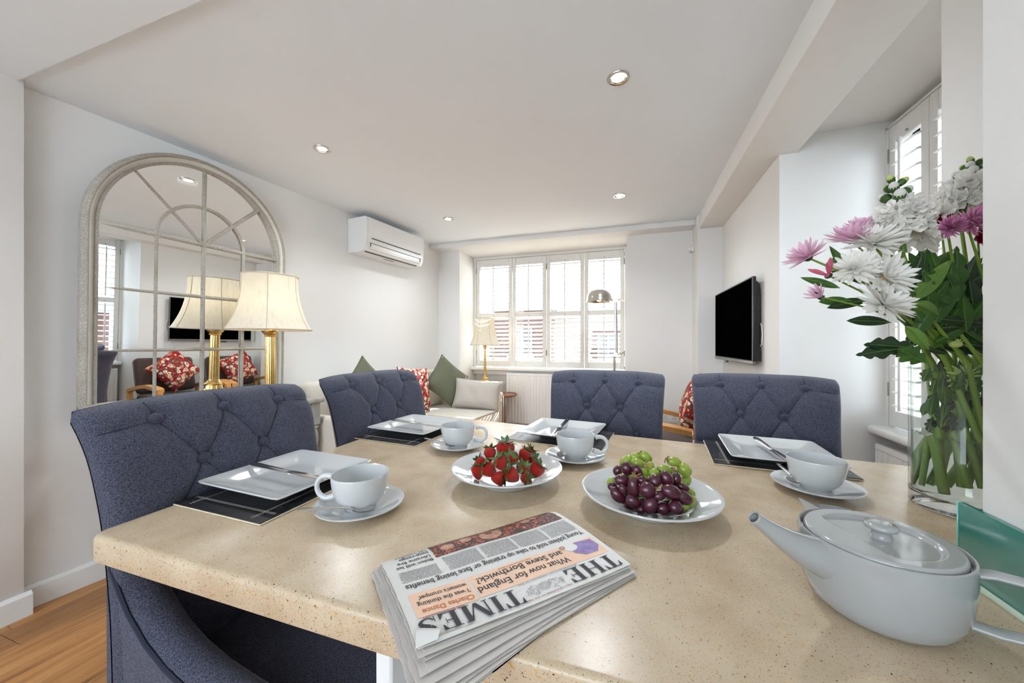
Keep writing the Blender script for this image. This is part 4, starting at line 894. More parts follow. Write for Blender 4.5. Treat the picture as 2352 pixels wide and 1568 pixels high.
def knife(label, p, q):           # p handle end, q blade tip (world)
    p, q = Vector(p), Vector(q); d = q - p; L = d.length
    t = thing('table_knife', label, 'knife', p, d.to_track_quat('X', 'Z').to_euler(), 'table knives on the plates')
    loft([(0, 0, 0), (0.01, 0, 0), (0.03, 0, 0), (L * 0.42, 0, 0), (L * 0.50, 0, 0), (L * 0.53, 0, 0)], [0.008, 0.014, 0.0145, 0.0115, 0.009, 0.010], [0.005, 0.008, 0.0085, 0.0075, 0.0065, 0.003], M['steel'], 'handle', t)
    loft([(L * 0.52, 0, 0), (L * 0.56, 0, 0), (L * 0.75, 0.001, 0), (L * 0.90, 0.001, 0), (L * 0.97, 0, 0), (L, -0.002, 0)], [0.010, 0.0185, 0.0195, 0.0175, 0.011, 0.002], [0.0032, 0.0020, 0.0018, 0.0016, 0.0014, 0.001], M['steel'], 'blade', t)
def spoon(label, p, q):           # p handle end, q bowl end
    p, q = Vector(p), Vector(q); d = q - p; L = d.length
    t = thing('teaspoon', label, 'spoon', p, d.to_track_quat('X', 'Z').to_euler(), 'teaspoons on the saucers')
    loft([(0, 0, 0), (0.006, 0, 0), (0.03, 0, 0.001), (L * 0.5, 0, 0.004), (L * 0.68, 0, 0.0035), (L * 0.73, 0, 0.001)], [0.006, 0.0095, 0.0085, 0.0052, 0.0045, 0.006], [0.002, 0.003, 0.003, 0.003, 0.0032, 0.0026], M['steel'], 'handle', t)
    a0, a1 = L * 0.71, L; cxb, rx, ry = (a0 + a1) / 2, (a1 - a0) / 2, 0.0125
    def bowl(s):
        def f(u, v):
            a = 2 * math.pi * u; return (cxb + rx * v * math.cos(a), ry * v * math.sin(a) * (1 - 0.12 * math.cos(a)), 0.002 - 0.0055 * (1 - v * v) - 0.0008 * s)
        return f
    MB().grid(bowl(0), 28, 6, wrap=True).grid(bowl(1), 28, 6, wrap=True).obj('bowl', M['steel'], t, ang=80)
names = [('place setting in front of the chair by the arched mirror', 'nearest the newspaper fold'), ]
placemat('black stitched placemat under the square plate at the table corner by the mirror-side chair', (-0.697, 0.588), math.radians(-91.5), 0.292, 0.232)
placemat('black stitched placemat on the table before the chair by the sofa', (-0.705, 1.070), math.radians(-95), 0.292, 0.236)
placemat('black stitched placemat on the table before the chair by the radiator', (-0.214, 1.166), math.radians(-6), 0.300, 0.226)
placemat('black stitched placemat on the table before the chair below the television', (0.351, 1.125), math.radians(-4), 0.292, 0.236)
PL = [((-0.704, 0.600), -3, 'white square plate on the placemat before the mirror-side chair'), ((-0.700, 1.086), -6, 'white square plate on the placemat before the sofa-side chair'), ((-0.209, 1.178), -7, 'white square plate on the placemat before the radiator-side chair'), ((0.360, 1.122), -4, 'white square plate on the placemat before the chair below the television')]
for c, a, l in PL:
    o = mkobj('square_plate', PLATE, None, None, (c[0], c[1], TZ + 0.0047), math.radians(a)); tag(o, l, 'plate', 'white square plates')
CS = [((-0.468, 0.539), -165, 'beside the strawberry-side corner plate and newspaper'), ((-0.4735, 0.9415), 20, ''), ((-0.1375, 0.9435), 12, ''), ((0.361, 0.900), 70, '')]
cl = ['white teacup with its handle turned to the mirror, next to the newspaper', 'white teacup behind the strawberries, before the sofa-side chair', 'white teacup between the strawberries and the grapes, before the radiator-side chair', 'white teacup beyond the teapot, next to the flower vase']
sl = ['white saucer under the teacup next to the newspaper', 'white saucer under the teacup before the sofa-side chair', 'white saucer under the teacup between the two fruit bowls', 'white saucer under the teacup between the teapot and the vase']
for (c, a, _), l1, l2 in zip(CS, cl, sl):
    o = mkobj('saucer', SAUC, None, None, (c[0], c[1], TZ)); tag(o, l2, 'saucer', 'white saucers'); cup(l1, c, math.radians(a))
zk = TZ + 0.0330
kl = ['steel table knife across the plate next to the mirror-side chair', 'steel table knife across the plate before the sofa-side chair', 'steel table knife across the plate before the radiator-side chair', 'steel table knife across the plate before the chair below the television']
kp = [((576, 1064), (762, 1104)), ((897, 963), (1016, 981)), ((1304, 963), (1268, 1001)), ((1733, 1004), (1822, 1066))]
for l, (p, q) in zip(kl, kp):
    a = onz(*p, zk + 0.001); b = onz(*q, zk - 0.002); d = (b - a).normalized(); knife(l, a, a + d * min((b - a).length, 0.235))
spl = ['teaspoon lying across the front of the saucer next to the newspaper', 'teaspoon on the saucer behind the strawberries', 'teaspoon on the saucer between the two fruit bowls', 'teaspoon leaning on the saucer beyond the teapot']
def sp_(l, a, b): a, b = Vector(a), Vector(b); spoon(l, a, a + (b - a).normalized() * 0.128)
sp_(spl[0], onz(684, 1170, TZ + 0.022), onz(880, 1170, TZ + 0.019))
sp_(spl[1], onz(976, 1006, TZ + 0.021), onz(1046, 1024, TZ + 0.019))
sp_(spl[2], onz(1308, 1016, TZ + 0.0225), onz(1284, 1053, TZ + 0.019))
sp_(spl[3], onz(1786, 1063, TZ + 0.0215), onz(1838, 1117, TZ + 0.019))

# ---------------------------------------------------------------- bowls
BOWL = MB().lathe([(0.0, 0.010), (0.055, 0.010), (0.066, 0.0125), (0.074, 0.0170), (0.080, 0.0205), (0.100, 0.0265), (0.115, 0.0325), (0.1200, 0.0350), (0.1215, 0.0345), (0.1212, 0.0320), (0.115, 0.0290), (0.095, 0.0215), (0.078, 0.0140), (0.066, 0.0040), (0.062, 0.0), (0.058, 0.0), (0.056, 0.0045), (0.0, 0.0055)], 96).mesh('shallow_bowl', ang=50); BOWL.materials.append(M['ceramic'])
B1 = Vector((-0.2606, 0.7554, TZ)); B2 = Vector((0.032, 0.7163, TZ))
tag(mkobj('shallow_bowl', BOWL, None, None, B1), 'white wide-rimmed bowl holding strawberries', 'bowl', 'white wide-rimmed bowls')
tag(mkobj('shallow_bowl', BOWL, None, None, B2), 'white wide-rimmed bowl holding red and green grapes', 'bowl', 'white wide-rimmed bowls')
def heap(u, v, C, R, hgt, r):
    # first point along the sight line on a dome of fruit over the bowl floor
    d = ray(u, v); best = None
    for i in range(320):
        s = 0.40 + i * 0.002; p = EYE + d * s; k = ((p.x - C.x) ** 2 + (p.y - C.y) ** 2) / R ** 2
        gap = p.z - (C.z + 0.010 + r + hgt * max(0, 1 - k))
        if gap <= 0 and k < 1.1: return p
        sc_ = abs(gap) + 0.03 * max(0, k - 0.9)
        if best is None or sc_ < best[0]: best = (sc_, p.copy())
    return best[1]
def bowl_floor(rho):
    pr = [(0, 0.010), (0.055, 0.010), (0.066, 0.0125), (0.074, 0.0170), (0.080, 0.0205), (0.100, 0.0265), (0.115, 0.0325), (0.3, 0.0325)]
    for (a, za), (b, zb_) in zip(pr, pr[1:]):
        if a <= rho <= b: return za + (zb_ - za) * (rho - a) / (b - a)
    return 0.0325
def settle(P, R, Wt, C, keep=0.93, n=260):
    # push round fruit apart until they only touch, and up off the bowl
    for _ in range(n):
        for i in range(len(P)):
            for j in range(i):
                d = P[i] - P[j]; l = d.length; m = (R[i] + R[j]) * keep
                if 1e-6 < l < m: f = d * ((m - l) / l * 0.5); k = Wt[i] / (Wt[i] + Wt[j]); P[i] += f * k * 2 * 0.5; P[j] -= f * (1 - k) * 2 * 0.5
        for i in range(len(P)):
            q = P[i]; v = Vector((q.x - C.x, q.y - C.y)); rho = v.length; z0 = C.z + bowl_floor(rho) + R[i] * (1.0 if rho < 0.05 else 1.12)
            if q.z < z0: q.z = z0
            if rho > 0.070: q.x -= v.x / rho * 0.0004; q.y -= v.y / rho * 0.0004
# ---------------------------------------------------------------- strawberries
random.seed(11)
def berry_mesh():
    pr = [(0, -1.25), (0.22, -1.18), (0.45, -0.95), (0.68, -0.6), (0.86, -0.2), (0.95, 0.15), (0.93, 0.45), (0.78, 0.68), (0.5, 0.78), (0.2, 0.76), (0, 0.74)]
    me = MB().lathe(pr, 24).mesh('berry', ang=80); me.materials.append(M['berry']); return me
def leaf_blade(L, W, curl=0.3, n=6, m=4, tip=1.0, fold=0.15):
    def f(u, v):
        a = 2 * v - 1; w_ = W * (math.sin(math.pi * min(1, u * 0.98 + 0.02)) ** 0.8) * (1 - 0.35 * u) * 1.25
        return (a * w_ / 2, u * L - 0.0 * a * a, curl * L * u * u + fold * W * abs(a) * math.sin(math.pi * u))
    return MB().grid(f, n, m)
def calyx_mesh():
    mb = MB(); rnd = random.Random(5)
    for k in range(8):
        l = leaf_blade(1.05 + 0.5 * rnd.random(), 0.52, -0.25 + 0.75 * rnd.random()); mb.add(l.xf(Matrix.Translation((0, 0, 0.72)) @ Matrix.Rotation(k * math.pi / 4 + rnd.random() * 0.3, 4, 'Z')).v, l.f)
    mb.tube([(0, 0, 0.7), (0.03, 0.02, 1.0), (0.12, 0.03, 1.25)], [0.10, 0.07, 0.06], 6)
    me = mb.mesh('calyx', ang=80); me.materials.append(M['calyx']); return me
BM_, CM_ = berry_mesh(), calyx_mesh()
bl = [(1156, 1034, 24, (0.1, 0, 1)), (1094, 1087, 17, (-0.15, 0.1, 1)), (1131, 1080, 19, (-0.75, -0.3, 0.75)), (1140, 1102, 18, (0.9, -0.1, 0.12)), (1180, 1092, 20, (-0.55, -0.5, 0.6)), (1230, 1082, 20, (0.55, 0.1, 0.8)), (1178, 1060, 18, (0.05, -0.95, 0.35)), (1216, 1042, 17, (0.5, 0.3, 0.85)), (1121, 1050, 16, (-0.3, 0.6, 0.6)), (1221, 1062, 16, (0.6, -0.2, 0.6)), (1197, 1055, 16, (0.3, 0.5, 0.7)), (1205, 1078, 17, (0.4, -0.6, 0.4)), (1150, 1068, 18, (-0.4, -0.3, 0.8)), (1108, 1062, 15, (-0.8, 0.2, 0.5)), (1206, 1100, 14, (0.8, -0.5, 0.15))]
sl_ = ['largest strawberry standing upright on top of the heap', 'upright strawberry resting on the bowl rim side nearest the corner cup', 'strawberry tipped towards the corner cup with leaves over its shoulder', 'strawberry lying on its side at the front of the bowl', 'strawberry at the front of the bowl with drooping leaves', 'large strawberry leaning on the bowl wall towards the grapes', 'strawberry with its leafy crown facing the newspaper', 'strawberry at the back of the bowl with tall upright leaves', 'strawberry at the back of the bowl behind the topmost one', 'strawberry squeezed between the grape-side berries', 'strawberry half hidden behind the leafy crown', 'strawberry low in the heap below the leafy crown', 'strawberry in the middle of the heap under the topmost one', 'small strawberry leaning out at the sofa side of the heap', 'small leafy strawberry at the front beside the large grape-side one']
SB = []
for (u, v, r, d) in bl:
    p0 = heap(u, v, B1, 0.082, 0.050, 0.010); rr_ = r / F * (-p0.x * SI + p0.y * CO) * 0.94; SB.append((p0, rr_, Vector(d).normalized()))
SP = [p - d * (0.2 * r) for p, r, d in SB]; settle(SP, [r * 0.98 for _, r, _ in SB], [1.0] * len(SB), B1, 0.97)
for (p0, rr_, d), c0, l in zip(SB, SP, sl_):
    t = thing('strawberry', l, 'strawberry', c0 + d * (0.2 * rr_), rotto(d), 'strawberries in the bowl')
    for nm, me in (('berry', BM_), ('calyx', CM_)):
        c = mkobj(nm, me, None, t); c.scale = (rr_, rr_, rr_)
# ---------------------------------------------------------------- grapes
GM = {}
for nm in ('redgrape', 'greengrape'):
    me = MB().ball((0, 0, 0), 1.0, 18, 12).mesh('grape', ang=90); me.materials.append(M[nm]); GM[nm] = me
def zp(x, y): return 1320 + x / 6.533, 1020 + y / 6.533
BUN = []
def bunch(label, nm, lst, stalk):
    G = []; right_ = Vector((CO, SI, 0))
    for (x, y, a, b, ang) in lst:
        u, v = zp(x, y); p0 = heap(u, v, B2, 0.082, 0.060, 0.013) + ray(u, v).normalized() * (0.012 if nm[0] == 'g' else -0.006); dep = -p0.x * SI + p0.y * CO
        # long axis lies across the line of sight at the seen angle
        ax = (right_ * math.cos(math.radians(ang)) + Vector((0, 0, 1)) * math.sin(math.radians(ang))).normalized()
        G.append([p0, a / 6.533 / F * dep, b / 6.533 / F * dep, rotto(ax), 1.0])
    cpt = sum((g[0] for g in G), Vector()) / len(G)
    for k in range(3):           # grapes underneath that carry the bunch
        a = 2.1 * k + len(BUN); G.append([Vector((cpt.x + 0.016 * math.cos(a), cpt.y + 0.016 * math.sin(a), TZ + 0.0215)), 0.0125, 0.0108, (a, 1.2, 0), 3.0])
    BUN.append((label, nm, G, stalk))
bunch('smaller bunch of dark red grapes on the strawberry side of the bowl', 'redgrape', [(665, 420, 85, 72, 60), (805, 395, 108, 88, -65), (935, 400, 100, 72, -70), (725, 575, 125, 90, -15), (555, 670, 80, 68, -20), (632, 795, 140, 100, -48), (712, 715, 85, 60, -50), (840, 890, 120, 95, -40), (880, 790, 150, 88, -80), (1045, 592, 95, 72, -25), (1075, 735, 122, 115, 10)], [[(900, 440), (905, 520), (880, 590), (910, 640)], [(830, 520), (900, 540), (990, 490)], [(840, 575), (910, 545), (1010, 570)], [(860, 470), (905, 520)]])
bunch('larger bunch of dark red grapes at the front of the bowl', 'redgrape', [(1220, 560, 110, 92, 60), (1395, 590, 138, 100, -70), (1525, 570, 100, 82, 75), (1430, 835, 155, 108, -20), (1640, 810, 150, 100, -30), (1610, 700, 100, 60, -25), (1165, 940, 140, 108, 70), (1395, 1000, 105, 95, 0), (1600, 990, 100, 85, -15), (1040, 985, 70, 60, 60), (1255, 770, 90, 70, 20)], [[(1215, 690), (1220, 790)], [(1230, 720), (1300, 720), (1340, 715)], [(1240, 700), (1300, 655)]])
bunch('small bunch of pale green grapes on the strawberry side of the bowl', 'greengrape', [(800, 250, 120, 85, 40), (895, 195, 85, 60, 10), (1065, 190, 105, 75, -35), (950, 290, 112, 82, -15), (1115, 335, 85, 72, 60), (1045, 440, 80, 60, -50), (1060, 525, 80, 58, -20), (560, 580, 85, 78, 60), (775, 690, 60, 50, 0), (700, 480, 80, 70, 20), (860, 480, 90, 75, 0)], [[(940, 195), (985, 170), (1000, 150)], [(1055, 330), (1090, 300), (1140, 295)], [(1060, 335), (1110, 400), (1020, 380)]])
bunch('larger bunch of pale green grapes on the teapot side of the bowl', 'greengrape', [(1182, 440, 85, 78, 70), (1345, 390, 118, 75, -10), (1515, 297, 112, 72, -5), (1480, 410, 80, 65, -60), (1650, 455, 112, 95, -40), (1700, 535, 100, 75, 60), (1755, 640, 110, 78, -30), (1705, 710, 105, 72, -45), (1585, 640, 90, 70, 40), (1610, 570, 70, 60, 30), (1500, 500, 90, 60, 10), (1760, 895, 110, 78, 60), (1350, 480, 90, 70, 0), (1640, 900, 90, 70, 30), (1450, 700, 90, 75, 0)], [[(1345, 320), (1360, 265), (1415, 230)], [(1380, 260), (1400, 320)], [(1495, 375), (1500, 430), (1545, 470)], [(1545, 380), (1560, 385)]])

AL = [g for bn in BUN for g in bn[2]]
settle([g[0] for g in AL], [(g[1] * g[2] * g[2]) ** (1 / 3) for g in AL], [g[4] for g in AL], B2, 0.95)
for label, nm, G, stalk in BUN:
    cpt = sum((g[0] for g in G), Vector()) / len(G); base_ = Vector((cpt.x, cpt.y, TZ + 0.012)); t = thing('grape_bunch', label, 'grapes', base_, 0, 'grape bunches in the bowl')
    for p0, ra, rb_, eu, _ in G:
        o = mkobj('grape', GM[nm], None, t, p0 - base_, eu); o.scale = (rb_, rb_, ra)
    for pts in stalk:
        P = [heap(*zp(*q), B2, 0.082, 0.060, 0.016) - base_ + Vector((0, -0.006, 0.008)) for q in pts]; MB().tube(P, 0.0014, 6).obj('stalk', M['twig'], t)
# ================================================================ newspaper
def text2d(s, size, width=None):
    cu = bpy.data.curves.new('txt', 'FONT'); cu.body = s; cu.size = size; cu.resolution_u = 2; cu.fill_mode = 'FRONT'; cu.offset = size * 0.011
    ob = bpy.data.objects.new('txt', cu); COL.objects.link(ob); dg = bpy.context.evaluated_depsgraph_get(); dg.update()
    me = bpy.data.meshes.new_from_object(ob.evaluated_get(dg)); vs_ = [(v.co.x, v.co.y) for v in me.vertices]; fs = [tuple(p.vertices) for p in me.polygons]
    bpy.data.objects.remove(ob); bpy.data.curves.remove(cu); bpy.data.meshes.remove(me)
    if width and vs_:
        x0 = min(p[0] for p in vs_); x1 = max(p[0] for p in vs_); k = width / (x1 - x0); vs_ = [((p[0] - x0) * k, p[1]) for p in vs_]
    return vs_, fs
NWID, NHEI = 0.281, 0.176
def ntop(x, y):
    k = max(0, min(1, y / NHEI)); q = max(0, min(1, x / NWID))
    return 0.0185 + 0.0035 * math.sin(math.pi * k) + 0.011 * q * q * k - 0.003 * (1 - q) * k + 0.0006 * math.sin(40 * x + 25 * y) - 0.006 * max(0, 0.06 - y) / 0.06 * (1 - max(0, min(1, y / 0.02))) 
news = thing('newspaper', 'folded broadsheet-style newspaper with a large black masthead lying on the table', 'newspaper', (-0.134, 0.614, TZ), math.atan2(-0.755, -0.655))
NS = 26
for k in range(NS):
    f0, f1 = k / NS, (k + 0.55 + 0.3 * (k == NS - 1)) / NS; low = 1 - k / (NS - 1); rnd = random.Random(100 + k)
    ph = rnd.random() * 6; j1 = rnd.uniform(-0.009, 0.006)
    def sheet(fr):
        def f(u, v):
            ymin = 0.006 * (1 - math.sin(math.pi * (k + 0.5) / NS)); xm = NWID + low * 0.010 + (0 if k == NS - 1 else j1) + (0 if k == NS - 1 else 0.0008 * math.sin(v * 160 + ph))
            x = -0.001 - low * 0.004 * (1 if k % 3 else 0.4) + u * (xm + 0.001); q = x / NWID
            ymax = NHEI + (0 if k == NS - 1 else low * (0.006 + 0.040 * max(0, q) ** 1.6) + j1 * 0.8 + 0.0012 * math.sin(u * 9 + ph))
            y = ymin + v * (ymax - ymin); z = ntop(min(x, NWID), min(y, NHEI)) * fr
            ov = max(0, (y - 0.13) / 0.05); z *= 1 - (0.30 * low + 0.10 * math.sin(k * 2.1)) * min(1, ov) ** 2 * (0.3 + 0.7 * max(0, q))
            return (x, y, max(0.0004, z))
        return f
    a, b2 = MB().grid(sheet(f1), 26, 16), MB().grid(sheet(f0), 26, 16); n = len(a.v); W_ = 27; H_ = 17
    mb = MB().add(a.v + b2.v, a.f + [tuple(i + n for i in f) for f in b2.f]); ring = [i for i in range(W_)] + [W_ * j + W_ - 1 for j in range(1, H_)] + [W_ * (H_ - 1) + i for i in range(W_ - 2, -1, -1)] + [W_ * j for j in range(H_ - 2, 0, -1)]
    mb.f += [(ring[i], ring[(i + 1) % len(ring)], ring[(i + 1) % len(ring)] + n, ring[i] + n) for i in range(len(ring))]
    mb.obj('page', M['paper'] if k >= NS - 2 else M['papergrey'], news, ang=35)
def nlay(vs2, x0, y0, dz=0.0006): return [(x0 + p[0], y0 + p[1], ntop(x0 + p[0], y0 + p[1]) * (NS - 0.14) / NS + dz) for p in vs2]
def nput(mb, s, x0, y0, size, width=None):
    v, f = text2d(s, size, width); mb.add(nlay(v, x0, y0), f)
def npatch(x0, y0, x1, y1, dz): return MB().grid(lambda u, v: nlay([(0, 0)], x0 + (x1 - x0) * u, y0 + (y1 - y0) * v, dz)[0], max(2, int((x1 - x0) / 0.008)), max(2, int((y1 - y0) / 0.006)))
npatch(0.006, 0.1055, 0.2005, 0.1435, 0.0003).obj('printed_panel', M['peach'], news); npatch(0.2035, 0.1055, 0.2715, 0.1455, 0.0003).obj('printed_panel', M['peach'], news)
npatch(0.006, 0.002, 0.2175, 0.044, 0.0003).obj('printed_picture', M['crowd'], news)
for (x_, y_, a, b2) in ((0.128, 0.026, 0.018, 0.013), (0.166, 0.020, 0.009, 0.008), (0.062, 0.018, 0.008, 0.006), (0.045, 0.014, 0.007, 0.006), (0.196, 0.026, 0.010, 0.007)):
    pk_ = MB(); pk_.add(nlay([(0, 0)] + [(a * math.cos(2 * math.pi * k / 18), b2 * math.sin(2 * math.pi * k / 18)) for k in range(18)], x_, y_, 0.0005), [(0, 1 + k, 1 + (k + 1) % 18) for k in range(18)]); pk_.obj('printed_face', M['skin'], news)
pk_ = MB(); pts = [(-0.020, -0.010), (0.006, -0.014), (0.022, -0.006), (0.020, 0.006), (0.008, 0.015), (-0.012, 0.016), (-0.022, 0.006)]
pk_.add(nlay([(0, 0)] + pts, 0.030, 0.1205, 0.0006), [(0, 1 + k, 1 + (k + 1) % 7) for k in range(7)]); pk_.obj('printed_figure', M['purple'], news)
pk_ = MB(); pk_.add(nlay([(0, 0)] + [(0.011 * math.cos(k * 0.5), 0.008 * math.sin(k * 0.5)) for k in range(12)], 0.048, 0.113, 0.0007), [(0, 1 + k, 1 + (k + 1) % 12) for k in range(12)]); pk_.obj('printed_shorts', M['paper'], news)
pk_ = MB(); pk_.add(nlay([(0, 0)] + [(0.005 * math.cos(k * 0.5), 0.004 * math.sin(k * 0.5)) for k in range(12)], 0.060, 0.1095, 0.0008), [(0, 1 + k, 1 + (k + 1) % 12) for k in range(12)]); pk_.obj('printed_hand', M['skin'], news)
# masthead letters: heavy stems, hairlines and bracketed serifs
def letter(c):
    r = []; R_ = lambda x0, y0, x1, y1: r.append([(x0, y0), (x1, y0), (x1, y1), (x0, y1)]); P_ = lambda *p: r.append(list(p))
    if c == 'T': R_(0.34, 0, 0.56, 1); R_(0.0, 0.95, 0.9, 1); P_((0, 1), (0, 0.66), (0.03, 0.66), (0.16, 0.95)); P_((0.9, 1), (0.74, 0.95), (0.87, 0.66), (0.9, 0.66)); R_(0.2, 0, 0.7, 0.045); return r, 0.9
    if c == 'I': R_(0.10, 0, 0.32, 1); R_(0, 0, 0.42, 0.045); R_(0, 0.955, 0.42, 1); return r, 0.42
    if c == 'H':
        for a in (0.10, 0.72): R_(a, 0, a + 0.22, 1); R_(a - 0.10, 0, a + 0.32, 0.045); R_(a - 0.10, 0.955, a + 0.32, 1)
        R_(0.3, 0.49, 0.74, 0.54); return r, 1.04
    if c == 'E':
        R_(0.10, 0, 0.32, 1); R_(0, 0, 0.80, 0.05); R_(0, 0.95, 0.78, 1); R_(0.3, 0.49, 0.58, 0.54); P_((0.80, 0), (0.80, 0.36), (0.77, 0.36), (0.60, 0.05)); P_((0.78, 1), (0.60, 0.95), (0.74, 0.68), (0.78, 0.68)); P_((0.55, 0.36), (0.58, 0.36), (0.58, 0.67), (0.55, 0.67)); return r, 0.82
    if c == 'M':
        R_(0.08, 0, 0.14, 1); R_(0.94, 0, 1.16, 1); P_((0.06, 1), (0.30, 1), (0.66, 0.18), (0.58, 0.0), (0.50, 0.0)); P_((0.58, 0), (0.64, 0), (1.02, 1), (0.94, 1)); R_(0, 0, 0.26, 0.045); R_(0.84, 0, 1.26, 0.045); R_(0, 0.955, 0.3, 1); R_(0.94, 0.955, 1.26, 1); return r, 1.26
    if c == 'S':
        q = [(0.62, 0.80, 0.06), (0.50, 0.94, 0.07), (0.32, 0.96, 0.07), (0.16, 0.86, 0.13), (0.14, 0.72, 0.2), (0.30, 0.56, 0.26), (0.50, 0.44, 0.27), (0.62, 0.30, 0.2), (0.58, 0.14, 0.13), (0.42, 0.04, 0.07), (0.22, 0.05, 0.07), (0.08, 0.22, 0.06)]
        for (x0, y0, w0), (x1, y1, w1) in zip(q, q[1:]):
            d = Vector((x1 - x0, y1 - y0)).normalized(); n = Vector((-d.y, d.x)); P_((x0 + n.x * w0 / 2, y0 + n.y * w0 / 2), (x0 - n.x * w0 / 2, y0 - n.y * w0 / 2), (x1 - n.x * w1 / 2, y1 - n.y * w1 / 2), (x1 + n.x * w1 / 2, y1 + n.y * w1 / 2))
        R_(0.02, 0, 0.06, 0.34); R_(0.64, 0.68, 0.68, 1); return r, 0.72
for word, x0, x1 in (('THE', 0.0085, 0.091), ('TIMES', 0.158, 0.2745)):
    tot = sum(letter(c)[1] for c in word) + 0.12 * (len(word) - 1); kx = (x1 - x0) / tot; cx_ = 0; mh = MB()
    for c in word:
        polys, wd = letter(c)
        for p in polys: mh.add(nlay([((cx_ + q[0]) * kx, q[1] * 0.0235) for q in p], x0, 0.1485), [tuple(range(len(p)))])
        cx_ += wd + 0.12
    mh.obj('masthead_word', M['ink'], news, smooth=False)
cr = MB()
def ring2(cx_, cy_, r, w_): 
    n = 24; v = [(cx_ + (r + s * w_) * math.cos(2 * math.pi * k / n), cy_ + (r + s * w_) * 0.9 * math.sin(2 * math.pi * k / n)) for s in (0, 1) for k in range(n)]
    cr.add(nlay(v, 0, 0), [(k, (k + 1) % n, n + (k + 1) % n, n + k) for k in range(n)])
for r in (0.0022, 0.0042, 0.0062): ring2(0.1255, 0.1595, r, 0.0007)
rn = random.Random(4)
for sd in (-1, 1):
    for k in range(46):
        x_ = 0.1255 + sd * rn.uniform(0.006, 0.026); y_ = 0.1595 + rn.uniform(-0.008, 0.008) * (1 - abs(abs(x_ - 0.1255) - 0.014) / 0.02); a = rn.random() * 3.1; l = rn.uniform(0.0015, 0.004)
        dx, dy = math.cos(a) * l, math.sin(a) * l; nx, ny = -math.sin(a) * 0.0003, math.cos(a) * 0.0003
        cr.add(nlay([(x_ + nx, y_ + ny), (x_ - nx, y_ - ny), (x_ + dx - nx, y_ + dy - ny), (x_ + dx + nx, y_ + dy + ny)], 0, 0), [(0, 1, 2, 3)])
cr.obj('printed_crest', M['inkgrey'], news, smooth=False)
def nline(name, mt, *a): mb = MB(); nput(mb, *a); mb.obj(name, M[mt], news, smooth=False)
for a in (('Young jobless told to take up training or face losing benefits', 0.0075, 0.0868, 0.0140, 0.262), ('What now for England', 0.066, 0.1275, 0.0150, 0.132), ('and Steve Borthwick?', 0.066, 0.1125, 0.0150, 0.128), ("'I was the thinking", 0.2065, 0.1235, 0.0095, 0.0600), ("woman's crumpet'", 0.2065, 0.1130, 0.0095, 0.0560), ('Biden will let', 0.2225, 0.0415, 0.0100, 0.0465), ('Ukraine fire', 0.2225, 0.0310, 0.0100, 0.0430), ('long-range', 0.2225, 0.0205, 0.0100, 0.0385), ('US missiles', 0.2225, 0.0100, 0.0100, 0.0410)): nline('headline', 'ink', *a)
nline('headline', 'inkorange', 'Charles Dance', 0.2065, 0.1350, 0.0105, 0.0580); nline('byline', 'inkorange', 'Alex Lowe and Will Kelleher', 0.112, 0.1085, 0.0036, 0.05)
nline('price_line', 'inkred', '£2.80 £2.00 to subscribers', 0.222, 0.1462, 0.0042, 0.045); nline('strapline', 'inkred', 'DAILY NEWSPAPER OF THE YEAR', 0.094, 0.1705, 0.0030, 0.066)
# a loose page corner curled up over the end of the masthead
MB().grid(lambda u, v: (0.262 + 0.021 * u - 0.006 * v, 0.1775 - 0.020 * v * (0.35 + 0.65 * u), ntop(0.275, 0.172) - 0.0015 + 0.0042 * math.sin(math.pi * 0.75 * v)), 8, 8).obj('curled_page', M['paper'], news)
fp_ = MB(); nput(fp_, 'Monday November 18 2024  |  thetimes.com  |  No 74569', 0.066, 0.1450, 0.0036, 0.088)
rn = random.Random(8); cols = [(0.008, 0.056), (0.060, 0.108), (0.112, 0.160), (0.164, 0.212), (0.2225, 0.270)]
for (a, b2) in cols:
    y_ = 0.0800
    while y_ > (0.0475 if a < 0.22 else 0.0560):
        x_ = a
        while x_ < b2 - 0.002:
            l = min(rn.uniform(0.0022, 0.0075), b2 - x_); fp_.add(nlay([(x_, y_), (x_ + l, y_), (x_ + l, y_ + 0.00085), (x_, y_ + 0.00085)], 0, 0, 0.0004), [(0, 1, 2, 3)]); x_ += l + 0.0009
        y_ -= 0.00195
fo = fp_.obj('fine_print', M['inkgrey'], news, smooth=False); fo['kind'] = 'stuff'

# ================================================================ teapot and milk jug
tp = thing('teapot', 'round white-grey glazed teapot with a flat knobbed lid', 'teapot', (0.268, 0.523, TZ), 0)
TH = 0.083
MB().lathe([(0.0, 0.0), (0.046, 0.0), (0.054, 0.003), (0.062, 0.011), (0.0675, 0.024), (0.0705, 0.042), (0.0718, 0.062), (0.0722, TH - 0.004), (0.0714, TH), (0.0695, TH + 0.0006), (0.0685, TH - 0.002), (0.0680, TH - 0.008), (0.0, TH - 0.009)], 96).obj('pot_body', M['teapot'], tp, ang=50)
SA = math.atan2(-SI * 1.05, -CO)              # the spout points across the view, the handle the other way
def lid(u, v):
    a = 2 * math.pi * u; r = 0.0662 * v; x, y = r * math.cos(a), r * math.sin(a)
    z = TH + 0.0008
    # D-shaped sunk panel: a circle cut off straight on the spout side
    dx = x * math.cos(SA) + y * math.sin(SA); d = min(0.0495 - math.hypot(x, y), 0.026 - dx); z -= 0.0042 * max(0, min(1, (d + 0.0015) / 0.003))
    if v > 0.97: z -= 0.0028 * (v - 0.97) / 0.03
    return (x, y, z + 0.0022)
ld_ = MB().grid(lid, 120, 60, wrap=True); n0 = len(ld_.v); ld_.add([(0.0662 * math.cos(2 * math.pi * k / 120), 0.0662 * math.sin(2 * math.pi * k / 120), TH - 0.006) for k in range(120)], [])
